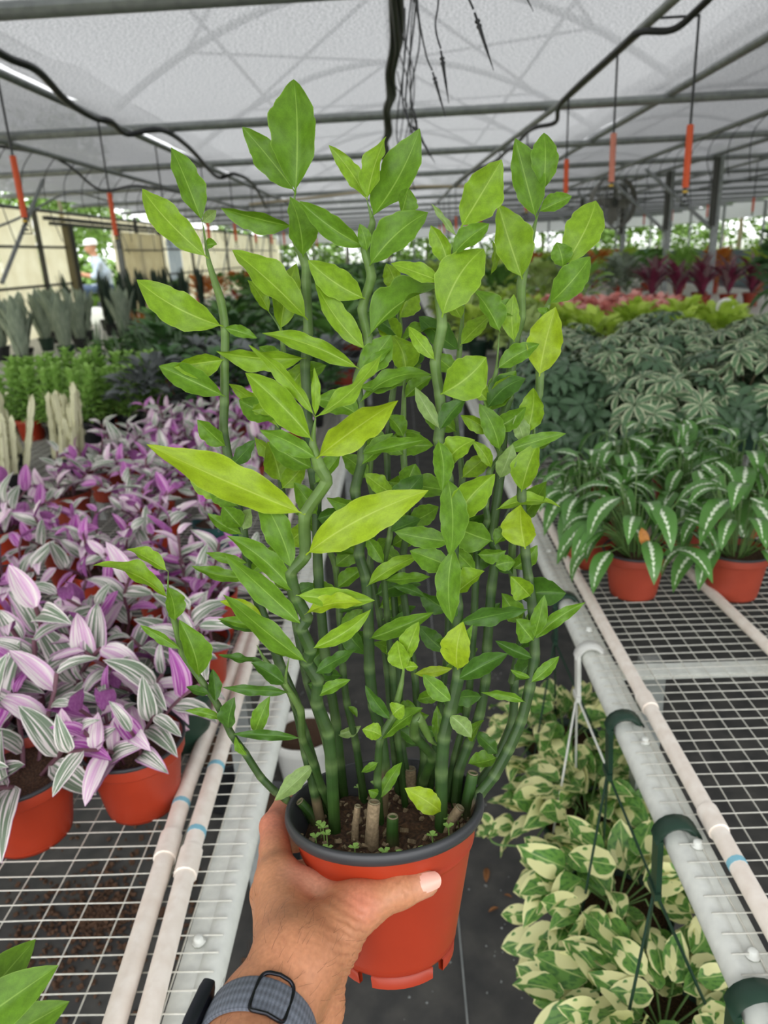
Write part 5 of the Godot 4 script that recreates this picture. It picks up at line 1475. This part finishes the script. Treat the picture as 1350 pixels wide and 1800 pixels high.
func umbrella_tree(t: Node3D, sd: int, n: int, wide: float, tall: float, mk: String, low: float) -> void:
	var rng := RandomNumberGenerator.new()
	rng.seed = sd
	add_pot(t, 0.095, 0.13, "green_plastic")
	var st := Mb.new()
	for k in 5:
		var a := rng.randf() * TAU
		st.tube([Vector3(0, 0.10, 0), Vector3(cos(a) * 0.04, 0.10 + tall * 0.5, sin(a) * 0.04), Vector3(cos(a) * wide * 0.5, 0.10 + tall * 0.85, sin(a) * wide * 0.5)], [0.007, 0.005, 0.003], 5)
	part(t, "stems", st.mesh(), M.woody_stem)
	for k in n:
		var u := rng.randf_range(low, 1.0)
		var a := rng.randf() * TAU
		var s := sqrt(maxf(0.0, 1.0 - u * u)) if u > 0.0 else 1.0
		var rr := rng.randf_range(0.7, 1.0)
		var p := Vector3(cos(a) * s * wide * rr, 0.08 + tall * (0.5 + 0.62 * u) * rng.randf_range(0.82, 1.16), sin(a) * s * wide * rr)
		var up := Vector3(cos(a) * s * 0.8, 0.45 + maxf(u, 0.0), sin(a) * s * 0.8)
		var x := basis_along(up, Vector3(cos(a * 3), 0, sin(a * 3)))
		part(t, "leaf", whorl(k % 3), M.umbrella_leaf_dark if mk == "umbrella_leaf" and (u < 0.15 or k % 5 == 0) else M[mk], Transform3D(x * Basis.from_scale(Vector3.ONE * rng.randf_range(0.07, 0.10)), p))  # low whorls darker: crown shade put into colour; every fifth darker for contrast

func right_bench_plants() -> void:
	var G := [[0.53, -1.625, 0.075, 34, "white-veined plant with one orange leaf in the front terracotta pot"], [0.465, -1.81, 0.070, 30, "white-veined plant in the terracotta pot beside the pipe"], [0.755, -1.605, 0.078, 34, "white-veined plant in the front pot at the right edge"], [0.735, -1.885, 0.075, 32, "white-veined plant in the pot set back between the two front pots"],
		[0.93, -1.98, 0.075, 32, "white-veined plant at the right edge behind the front pot"], [0.60, -2.05, 0.075, 26, "white-veined plant behind the pot with the orange leaf"], [0.83, -2.2, 0.075, 32, "white-veined plant furthest back before the umbrella trees"]]
	var k := 0
	for g in G:
		var t := thing("veined_plant", g[4], "potted plant", Vector3(g[0], 0.803, g[1]), "white-veined plants", k * 0.9)
		add_pot(t, g[2], 0.115, "dull_terracotta", "black_rim" if k in [0, 2] else "")
		feathered(t, 700 + k, g[3] + 12, 1.12)
		if k == 0:
			var mb := Mb.new()
			mb.leaf(leaf_xf(Vector3(-0.02, 0.20, 0.09), Vector3(0.2, -1, 0.3), Vector3(0, 0.3, 1), 0.05), 0.45, 0.6, 0.7, 0.05, 0.2, 0.02, 7, 5)
			var o := part(t, "leaf", mb.mesh(), M.amber_leaf, Transform3D(Basis(Vector3.UP, 0.0), Vector3.ZERO))
			o.set_meta("label", "orange withered leaf")
		k += 1
	var U := [[0.62, -2.95, 0.24, 0.24, "umbrella_leaf_dark", 120, -0.9, "dark umbrella tree in a green pot beside the right rail"], [0.95, -2.72, 0.26, 0.22, "umbrella_leaf", 120, -0.9, "umbrella tree low down right behind the white-veined plants"], [0.90, -3.05, 0.30, 0.29, "umbrella_leaf", 130, -0.4, "silvery variegated umbrella tree nearest the aisle"], [1.30, -2.85, 0.28, 0.28, "umbrella_leaf", 120, -0.6, "silvery variegated umbrella tree with bare stems showing"], [1.65, -2.95, 0.28, 0.28, "umbrella_leaf", 110, -0.5, "silvery umbrella tree at the right edge"], [1.15, -3.4, 0.30, 0.30, "umbrella_leaf", 120, -0.2, "silvery umbrella tree in the second row, left"], [1.60, -3.45, 0.30, 0.30, "umbrella_leaf", 120, -0.2, "silvery umbrella tree in the second row, right"], [0.80, -3.55, 0.28, 0.25, "umbrella_leaf", 110, -0.4, "silvery umbrella tree in the second row by the rail"], [1.35, -3.95, 0.32, 0.29, "umbrella_leaf", 110, 0.0, "silvery umbrella tree in the third row, middle"], [0.85, -4.15, 0.30, 0.25, "umbrella_leaf", 100, -0.2, "silvery umbrella tree in the third row by the rail"], [1.95, -3.9, 0.30, 0.28, "umbrella_leaf", 100, 0.0, "silvery umbrella tree in the third row, right"], [2.05, -3.1, 0.26, 0.25, "lime", 100, -0.6, "lime green umbrella tree cut by the right edge"]]
	k = 0
	for u in U:
		var t := thing("umbrella_tree", u[7], "potted plant", Vector3(u[0], 0.803, u[1]), "umbrella trees", k * 1.1)
		umbrella_tree(t, 740 + k, u[5], u[2], u[3], u[4], u[6])
		k += 1
	# white hanging-basket hook standing up from the foliage
	var hk := thing("basket_hook", "white plastic basket hook curling up out of the pale foliage", "hook", Vector3(1.98, 1.04, -4.72))
	var pts := []
	for i in 15:
		var a := -0.5 + i * 0.27
		pts.append(Vector3(cos(a) * 0.045, 0.15 + sin(a) * 0.045, 0))
	pts.reverse()
	part(hk, "hook", tube_mesh([Vector3(-0.01, 0.0, 0), Vector3(0.02, 0.09, 0)] + pts.slice(0, 0) + arc_pts(0.045, 0.15), 0.011, 8), M.white_plastic)
	for i in 3: part(hk, "strap", rod(Vector3(-0.01, 0.03, 0), Vector3(-0.05 + i * 0.04, -0.2, 0.03 * (i - 1)), 0.006, 5), M.white_plastic)

func arc_pts(r: float, y: float) -> Array:
	var out := []
	for i in 14:
		var a := -0.35 + i * 0.30
		out.append(Vector3(cos(a) * r, y + sin(a) * r, 0))
	return out

# ---------------------------------------------------------------- hanging baskets hooked on the right rail
func baskets() -> void:
	var Bk := [[-0.60, 0.42, "green", "hanging basket of cream-edged pothos nearest the camera, on a green hook"], [-0.855, 0.40, "green", "hanging basket of cream-edged pothos on the second green hook"], [-1.115, 0.38, "green", "hanging basket of cream-edged pothos on the third green hook"], [-1.36, 0.38, "white", "hanging basket of cream-edged pothos on the white hook"], [-1.60, 0.40, "green", "furthest hanging basket of cream-edged pothos, half hidden by the plant"]]
	var k := 0
	for b in Bk:
		var rng := RandomNumberGenerator.new()
		rng.seed = 800 + k
		var t := thing("hanging_basket", b[3], "hanging basket", Vector3(0.355, 0.0, b[0]), "pothos baskets on the right rail")
		var pm: Material = M.green_plastic if b[2] == "green" else M.white_plastic
		var y: float = b[1]
		var body := pot_shape(0.105, 0.12)
		var off := Vector3(0.02, 0, 0.0)
		var bp := part(t, "basket", body[0], M.green_plastic, Transform3D(Basis.IDENTITY, off + Vector3(0, y - 0.12, 0)))
		part(bp, "rim", body[1], M.green_plastic)
		part(t, "soil", body[2], M.soil, Transform3D(Basis.IDENTITY, off + Vector3(0, y - 0.12, 0)))
		var hook := Mb.new()
		var flat := []
		for i in 12:
			var a := -0.9 + i * 0.36
			flat.append([a, 0.0265])
		for i in 12:
			var a: float = flat[i][0]
			for q in [[0.0, -0.006], [0.011, -0.015], [0.012, 0.015], [0.0, 0.006], [0.0, -0.006]]:
				hook.vert(Vector3(0.011 + cos(a) * (0.0215 + q[0]), 0.786 + sin(a) * (0.0215 + q[0]), q[1]))
		for i in 11:
			for j in 4:
				var v := i * 5 + j
				hook.tri(v, v + 5, v + 1); hook.tri(v + 1, v + 5, v + 6)
		var hp := part(t, "hook", hook.mesh(), pm)
		var stem := Mb.new()
		stem.box(Vector3(0.008, 0.10, 0.024), Transform3D(Basis(Vector3.BACK, 0.04), Vector3(-0.0135, 0.742, 0)))
		stem.box(Vector3(0.010, 0.012, 0.034), Transform3D(Basis.IDENTITY, Vector3(-0.014, 0.695, 0)))
		part(hp, "shank", stem.mesh(), pm)
		for i in 3:
			var a := TAU * i / 3 + 0.5
			part(t, "wire", rod(Vector3(-0.014, 0.695, 0), off + Vector3(cos(a) * 0.10, y, sin(a) * 0.10), 0.0026, 5), pm)
		for q in 118:
			var a := rng.randf() * TAU
			var s := sqrt(rng.randf())
			var spill := maxf(0.0, s - 0.6) * 2.5
			var p := off + Vector3(cos(a) * s * 0.17, y + 0.015 + rng.randf_range(0.0, 0.10) * (1.0 - s * 0.5) - spill * rng.randf_range(0.0, 0.12), sin(a) * s * 0.15)
			if p.x > 0.07: p.y = minf(p.y, 0.60)
			var d := Vector3(cos(a) + rng.randf_range(-0.6, 0.6), rng.randf_range(-0.4, 0.7) - spill * 0.6, sin(a) + rng.randf_range(-0.6, 0.6))
			var shape := q % 3
			var m := leaf_shape("pothos_%d" % shape, 0.62, 0.5, 0.8, [0.06, 0.12, -0.05][shape], [0.2, 0.45, 0.1][shape], 0.025, 9, 7, [0.1, 0.22, 0.0][shape], shape * 2.1)
			part(t, "leaf", m, M["pothos_leaf_%d" % ([0, 1, 2, 0, 1, 2, 3][q % 7])], leaf_xf(p, d, Vector3(rng.randf_range(-1.2, 0.5), 1, rng.randf_range(-0.6, 1.1)), rng.randf_range(0.06, 0.10)))
		var vines := Mb.new()
		for q in 12:
			var a := TAU * q / 12
			vines.tube([off + Vector3(0, y - 0.01, 0), off + Vector3(cos(a) * 0.07, y + 0.07, sin(a) * 0.06), off + Vector3(cos(a) * 0.15, y - 0.01, sin(a) * 0.13)], [0.0022], 4, [], false)
		part(t, "vines", vines.mesh(), M.plant_stem)
		if k == 2:
			var run := Mb.new()
			run.tube(curve([Vector3(-0.10, y + 0.02, -0.10), Vector3(-0.15, y + 0.03, -0.125), Vector3(-0.205, y + 0.03, -0.14), Vector3(-0.222, y + 0.06, -0.19)], 4), [0.0022], 5)
			part(t, "runner", run.mesh(), M.plant_stem)
			for q in 3:
				part(t, "leaf", leaf_shape("pothos_0", 0.62, 0.5, 0.8, 0.06, 0.2), M["pothos_leaf_%d" % q], leaf_xf(Vector3(-0.212 - 0.005 * q, y + 0.035 + 0.013 * q, -0.15 - 0.02 * q), Vector3(-0.6 + q * 0.5, 0.6 - q * 0.5, 0.5), Vector3.UP, 0.045))
		k += 1
	# things in the shade under the left bench
	var wp := thing("white_pot", "white pot standing under the left bench behind the stems", "pot", Vector3(-0.36, 0.0, -1.98))
	add_pot(wp, 0.11, 0.19, "white_plastic")
	for q in [[-0.42, -1.62, "black pot on the floor under the left bench"], [-0.60, -1.9, "second black pot further under the left bench"]]:
		var bp := thing("black_pot", q[2], "pot", Vector3(q[0], 0.0, q[1]))
		add_pot(bp, 0.11, 0.2, "black_plastic")

# ---------------------------------------------------------------- plants too far to show single leaves
func bush(key: String, n: int, wide: float, tall: float, ln: float, w: float, droop: float, sd: int) -> ArrayMesh:
	if not shapes.has(key):
		var rng := RandomNumberGenerator.new()
		rng.seed = sd
		var mb := Mb.new()
		for k in n:
			var a := rng.randf() * TAU
			var u := rng.randf_range(-0.4, 1.0)
			var s := sqrt(maxf(0.05, 1.0 - u * u)) * rng.randf_range(0.5, 1.0)
			var p := Vector3(cos(a) * s * wide, tall * (0.45 + 0.5 * u), sin(a) * s * wide)
			var d := Vector3(cos(a), rng.randf_range(0.1, 0.9) - droop + u * 0.6, sin(a))
			mb.leaf(leaf_xf(p, d, Vector3(rng.randf_range(-0.4, 0.4), 1, rng.randf_range(-0.4, 0.4)), ln * rng.randf_range(0.7, 1.15)), w, 0.55, 0.8, 0.06, 0.3, 0.0, 5, 3, Color.WHITE, 0, 0, 0.12)
		shapes[key] = mb.mesh()
	return shapes[key]

func far_plant(called: String, label: String, group: String, x: float, z: float, key: String, mk: String, pot: String, sd: int, up := 1.0) -> void:
	var t := thing(called, label, "potted plant", Vector3(x, 0.803, z), group, sd * 1.7)
	add_pot(t, 0.085, 0.13, pot)
	part(t, "foliage", shapes[key], M[mk], Transform3D(Basis.from_scale(Vector3(1, up, 1)), Vector3(0, 0.11, 0)), true)

func far_plants() -> void:
	bush("round_bush", 150, 0.17, 0.30, 0.09, 0.45, 0.2, 1)
	bush("broad_bush", 70, 0.20, 0.36, 0.20, 0.40, 0.25, 2)
	bush("strap_bush", 80, 0.09, 0.34, 0.30, 0.13, -0.5, 3)
	bush("low_bush", 120, 0.17, 0.16, 0.09, 0.62, 0.3, 4)
	var rng := RandomNumberGenerator.new()
	rng.seed = 66
	var j := func() -> float: return rng.randf_range(-0.07, 0.07)
	# dark plants behind the purple ones, left of the aisle
	for r in 3:
		for i in 4:
			far_plant("dark_foliage_plant", "dark leafy plant behind the purple plants, %s row back, %s from the aisle" % [nth(r), nth(i)], "dark plants on the left bench", -0.48 - i * 0.23 + j.call(), -3.62 - r * 0.32 + j.call(), "round_bush", "grey_leaf" if (i + r) % 2 else "dark_green", "black_plastic", r * 7 + i, 0.9)
	for r in 9:
		for i in 5:
			var mk: String = ["mid_green", "dark_green", "mid_green", "dark_green"][(i + r) % 4]
			far_plant("leafy_plant", "glossy leafy plant down the left bench, %s row back, %s from the aisle" % [nth(r), nth(i)], "leafy plants down the left bench", -0.42 - i * 0.36 + j.call(), -4.85 - r * 0.62 + j.call(), "round_bush" if (r + i) % 3 else "broad_bush", mk, "black_plastic" if r % 2 else "dull_terracotta", r * 5 + i, 1.0 if i < 2 else 0.8)
	for r in 8:
		for i in 5:
			far_plant("distant_plant", "distant green plant left of the aisle, %s row back, %s from the aisle" % [nth(r), nth(i)], "distant plants left of the aisle", -0.5 - i * 0.38 + j.call(), -11.0 - r * 1.35 + j.call() * 2.0, "broad_bush", "dark_green" if (r + i) % 2 else "mid_green", "dull_terracotta" if (r + i) % 3 == 0 else "black_plastic", r * 3 + i, 1.1)
	for r in 5:
		for i in 2:
			far_plant("red_leaf_plant", "leafy plant along the cream wall, %s row back, %s from the bench pipes" % [nth(r), nth(i)], "red and green plants by the wall", -3.3 - i * 0.8 + j.call(), -14.0 - r * 1.7, "broad_bush", "mid_green" if (r + i) % 2 else "amber_leaf", "dull_terracotta", r * 9 + i, 1.0)
	# right bench beyond the umbrella trees
	for r in 3:
		for i in 4:
			far_plant("lime_plant", "low lime-yellow plant behind the umbrella trees, %s row back, %s from the rail" % [nth(r), nth(i)], "lime plants on the right bench", 0.75 + i * 0.42 + j.call(), -4.65 - r * 0.36 + j.call(), "low_bush", "lime" if i > 0 else "lemon_variegated", "green_plastic", r * 4 + i, 1.5)
	for r in 3:
		for i in 5:
			far_plant("pink_plant", "pink-leaved plant in the pink patch, %s row back, %s from the left" % [nth(r), nth(i)], "pink plants on the right bench", 1.15 + i * 0.26 + j.call() * 0.5, -6.25 - r * 0.42 + j.call(), "low_bush", "pink_leaf", "dull_terracotta", r * 4 + i, 1.2)
	for r in 7:
		for i in 3:
			far_plant("variegated_plant", "lemon-variegated plant by the right rail, %s row back, %s from the rail" % [nth(r), nth(i)], "lemon-variegated plants", 0.55 + i * 0.25 + j.call(), -5.8 - r * 0.5 + j.call(), "low_bush", "lemon_variegated" if (r + i) % 3 else "lime", "green_plastic", r * 4 + i, 1.5)
	for r in 8:
		for i in 4:
			var mk: String = ["lime", "mid_green", "lemon_variegated", "fresh_green"][(r + i) % 4]
			far_plant("distant_plant", "distant bright plant on the right bench, %s row back, %s from the rail" % [nth(r), nth(i)], "distant plants right of the aisle", 0.6 + i * 0.5 + j.call() * 2.0, -8.8 - r * 1.1 + j.call() * 2.0, "low_bush" if r % 2 else "broad_bush", mk, "dull_terracotta", r * 3 + i, 1.2)
	# maroon cordylines on the far right bench
	var cx := [[3.02, -9.3, "left-hand"], [3.30, -9.25, "second"], [3.58, -9.2, "third"], [3.86, -9.15, "fourth"], [3.2, -9.8, "second-row left"], [3.75, -9.75, "second-row right"], [4.15, -9.2, "furthest right"]]
	var k := 0
	for c in cx:
		var t := thing("maroon_cordyline", "%s maroon cordyline with upright strap leaves on the far right bench" % c[2], "potted plant", Vector3(c[0], 0.803, c[1]), "maroon cordylines", k * 1.1)
		add_pot(t, 0.10, 0.15, "dull_terracotta")
		for q in 34:
			var a := rng.randf() * TAU
			var lean := rng.randf_range(0.1, 1.1)
			part(t, "leaf", leaf_shape("strap_leaf", 0.17, 0.45, 0.7, 0.08, 0.4, 0.01, 7, 3, 0.2), M.maroon_pale if q % 4 == 0 else M.maroon_leaf, leaf_xf(Vector3(0, rng.randf_range(0.13, 0.22), 0), Vector3(cos(a) * lean, 1.0, sin(a) * lean), Vector3(-cos(a), 0.6, -sin(a)), rng.randf_range(0.30, 0.48)))
		k += 1
	for q in [[3.45, -7.0, "dark glossy plant at the right edge beside the maroon cordylines"], [3.6, -6.5, "big dark leafy plant cut by the right edge of the picture"], [3.75, -7.5, "tall dark leafy plant behind the right edge clump"], [3.2, -6.3, "dark leafy plant lowest at the right edge"]]:
		far_plant("dark_leaf_plant", q[2], "dark plants at the right edge", q[0], q[1], "broad_bush", "dark_green", "black_plastic", k, 1.9)
		k += 1
	for r in 7:
		for i in 4:
			var mk: String = ["mid_green", "fresh_green", "amber_leaf", "lime"][(r * 3 + i) % 4]
			far_plant("distant_plant", "distant plant by the right posts, %s row back, %s from the left" % [nth(r), nth(i)], "distant plants beyond the posts", 3.6 + i * 0.55 + j.call() * 1.5, -11.6 - r * 1.5, "broad_bush", mk, "dull_terracotta", r * 3 + i, 1.2)
	for q in [[2.80, -9.75, "nearest"], [2.15, -9.5, "second"], [2.85, -10.2, "third"], [2.15, -10.1, "furthest"]]:
		far_plant("silver_green_plant", "%s silver-green broad-leaved plant left of the maroon cordylines" % q[2], "silver-green plants", q[0], q[1], "broad_bush", "snake_silver", "black_plastic", k, 1.2)
		k += 1

# ---------------------------------------------------------------- outside the greenhouse
func tree(label: String, x: float, z: float, h: float, wide: float, sd: int, group: String, low := 0.0) -> void:
	var t := thing("tree", label, "tree", Vector3(x, 0, z), group)
	part(t, "trunk", tube_mesh([Vector3(0, 0, 0), Vector3(0.1, h * 0.4, 0), Vector3(0, h * 0.8, 0)], [0.14, 0.1, 0.04], 7), M.woody_stem)
	var rng := RandomNumberGenerator.new()
	rng.seed = sd
	var mb := Mb.new()
	var blobs := []
	for k in 12:
		var a := rng.randf() * TAU
		blobs.append(Vector3(cos(a) * wide * 0.6, lerpf(low + 0.3, h, rng.randf()), sin(a) * wide * 0.6))
	for k in 2000:
		var c: Vector3 = blobs[k % 12]
		var d := Vector3(rng.randf_range(-1, 1), rng.randf_range(-1, 1), rng.randf_range(-1, 1)).normalized()
		mb.leaf(leaf_xf(c + d * wide * 0.5 * rng.randf_range(0.6, 1.0), Vector3(rng.randf_range(-1, 1), rng.randf_range(-1, 0.5), rng.randf_range(-1, 1)), d + Vector3.UP * 0.6, 0.27), 0.5, 0.6, 0.7, 0.05, 0.2, 0, 4, 3)
	part(t, "crown", mb.mesh(), M.tree_leaf, Transform3D.IDENTITY, true)

func outdoors() -> void:
	struct("ground_outside", box_mesh(Vector3(160, 0.1, 160), Transform3D(Basis.IDENTITY, Vector3(0, -0.13, -30))), M.lawn)
	tree("leafy tree seen through the open doorway", -11.5, -27.0, 6.0, 2.2, 1, "trees outside")
	tree("bushy tree filling the right half of the open doorway", -13.0, -33.0, 6.5, 2.6, 2, "trees outside")
	tree("tree further off beyond the doorway", -16.0, -36.0, 7.0, 3.0, 3, "trees outside")
	tree("low bush outside the doorway", -9.6, -23.5, 1.5, 1.2, 4, "trees outside")
	for k in 13:
		tree("%s tree from the left in the green belt beyond the far end" % nth(k), -9.0 + k * 2.1, -40.0 - (k % 3) * 1.6, 4.6, 1.9, 10 + k, "trees beyond the far end")
	for k in 7:
		tree("%s tree of the green belt along the right side, counting away" % nth(k), 14.5 + (k % 2) * 1.4, -10.0 - k * 4.0, 4.6, 2.0, 40 + k, "trees along the right side")
	# a person riding past the doorway
	var at := Vector3(-6.3, 0, -16.5)
	var fl := Flesh.new(Vector3(-0.5, 0.75, -0.6), Vector3(0.5, 2.25, 0.75), 0.022)
	var hip := Vector3(0, 1.12, 0)
	var neck := Vector3(0.02, 1.66, 0.10)
	var hd := Vector3(0.0, 1.86, 0.18)
	for b in [[hip, Vector3(0, 1.35, 0.02), 150, 150], [Vector3(0, 1.35, 0.02), neck - Vector3(0, 0.10, 0), 150, 120], [neck - Vector3(0, 0.06, 0), hd, 60, 60], [hd, hd + Vector3(0, 0.05, -0.02), 90, 95], [hd + Vector3(0, -0.05, 0.04), hd + Vector3(0, -0.02, 0.08), 55, 40],
		[Vector3(0.19, 1.56, 0.06), Vector3(0.24, 1.32, 0.16), 62, 48], [Vector3(0.24, 1.32, 0.16), Vector3(0.16, 1.38, 0.42), 46, 36], [Vector3(0.16, 1.38, 0.42), Vector3(0.13, 1.40, 0.50), 36, 30], [Vector3(-0.19, 1.56, 0.06), Vector3(-0.24, 1.32, 0.16), 62, 48], [Vector3(-0.24, 1.32, 0.16), Vector3(-0.14, 1.36, 0.44), 46, 34],
		[hip + Vector3(0.1, -0.02, 0), Vector3(0.13, 1.10, 0.42), 95, 75], [hip + Vector3(-0.1, -0.02, 0), Vector3(-0.13, 1.10, 0.42), 95, 75], [Vector3(0.13, 1.10, 0.42), Vector3(0.13, 0.82, 0.46), 66, 50], [Vector3(-0.13, 1.10, 0.42), Vector3(-0.13, 0.82, 0.46), 66, 50]]:
		fl.bone(b[0], b[1], b[2] * 0.001, b[3] * 0.001, 0.05)
	var mb := Mb.new()
	fl.net(mb, func(p: Vector3, _g: Vector3) -> Color:
		if p.y > 1.70: return lin(200, 148, 118)
		if p.z > 0.24 and p.y > 1.2: return lin(206, 150, 116)
		if p.y < 1.16 or p.z > 0.25: return lin(70, 92, 124)
		return lin(186, 204, 224), func(_p: Vector3, _g: Vector3) -> Array: return [0.0, Vector3.ZERO])
	var pn := thing("person", "person in a white cap and pale blue shirt riding past the open doorway", "person", at, "", -1.3)
	part(pn, "body", mb.mesh(), M.skin)
	var cap := Mb.new()
	cap.lathe([Vector2(0.128, 0.0), Vector2(0.13, 0.04), Vector2(0.115, 0.085), Vector2(0.065, 0.115), Vector2(0.0, 0.12)], 16)
	cap.leaf(Transform3D(Basis(Vector3(0.16, 0, 0), Vector3(0, -0.02, 0.15), Vector3(0, 0.1, 0)), Vector3(0, 0.01, 0.10)), 1.3, 0.1, 0.4, 0.1, -0.1, 0, 5, 5)
	part(pn, "cap", cap.mesh(), M.cap_white, Transform3D(Basis.IDENTITY, hd + Vector3(0, 0.05, -0.01)))
	pn.scale = Vector3.ONE * 1.08
	var cart := thing("riding_cart", "small white riding cart with a dark wheel outside the doorway", "cart", at, "", -1.3)
	part(cart, "body", rounded_box(Vector3(0.7, 0.35, 1.5), 0.08), M.cart_white, Transform3D(Basis.IDENTITY, Vector3(0, 0.62, 0.25)))
	part(cart, "seat", rounded_box(Vector3(0.5, 0.12, 0.45), 0.05), M.rubber, Transform3D(Basis.IDENTITY, Vector3(0, 0.86, 0)))
	part(cart, "steering_column", rod(Vector3(0, 0.75, 0.75), Vector3(0, 1.32, 0.52), 0.025, 8), M.rubber)
	for s in [-0.42, 0.42]:
		for z in [-0.25, 0.8]:
			var w := Mb.new()
			w.lathe([Vector2(0.0, -0.07), Vector2(0.26, -0.07), Vector2(0.31, -0.04), Vector2(0.31, 0.04), Vector2(0.26, 0.07), Vector2(0.0, 0.07)], 20)
			part(cart, "wheel", w.mesh(), M.rubber, Transform3D(Basis(Vector3.BACK, PI / 2), Vector3(s, 0.31 - 0.08, z)))

func floor_bits() -> void:
	var rng := RandomNumberGenerator.new()
	rng.seed = 3
	var spots := [[0.175, -1.59, 0.05, "curled dead leaf on the floor left of the pothos baskets"], [0.21, -1.50, 0.022, "small dead leaf on the floor below the basket runner"], [0.19, -1.46, 0.03, "brown leaf scrap lowest on the floor beside the baskets"], [0.25, -1.30, 0.03, "brown leaf scrap in front of the nearest basket"], [-0.16, -1.62, 0.02, "tiny brown scrap on the floor beside the pot"]]
	for s in spots:
		var mb := Mb.new()
		mb.leaf(Transform3D(Basis(Vector3.RIGHT, -PI / 2), Vector3(0, 0.002, 0)), 0.34, 0.6, 0.7, 0.08, 0.5, 0.03, 7, 5)
		solo("dead_leaf", s[3], "leaf", mb.mesh(), M.dead_leaf, Transform3D(Basis(Vector3.UP, rng.randf() * 6.0).scaled(Vector3.ONE * s[2]), Vector3(s[0], 0.003, s[1])), "dead leaves on the floor")
	var grit := Mb.new()
	for k in 220:
		var p := Vector3(rng.randf_range(-0.5, 0.35), 0.001, rng.randf_range(-2.6, -0.9))
		grit.box(Vector3(0.004, 0.002, 0.003) * rng.randf_range(0.4, 1.3), Transform3D(Basis(Vector3.UP, rng.randf() * 6), p))
	var g := solo("floor_grit", "pale specks of grit scattered on the dark floor cloth", "grit", grit.mesh(), M.galvanised)
	g.set_meta("kind", "stuff")
	# spilt potting mix lying on the floor below the left bench
	var heap := Mb.new()
	for k in 900:
		var a := rng.randf() * TAU
		var r := absf(rng.randfn(0.0, 0.16))
		heap.box(Vector3(0.012, 0.006, 0.009) * rng.randf_range(0.4, 1.3), Transform3D(Basis.from_euler(Vector3(rng.randf(), rng.randf() * 6, rng.randf())), Vector3(-0.85 + cos(a) * r * 1.3, 0.004, -1.45 + sin(a) * r)))
	var h := solo("spilt_soil", "dark spilt potting mix on the floor below the left bench", "soil", heap.mesh(), M.soil)
	h.set_meta("kind", "stuff")
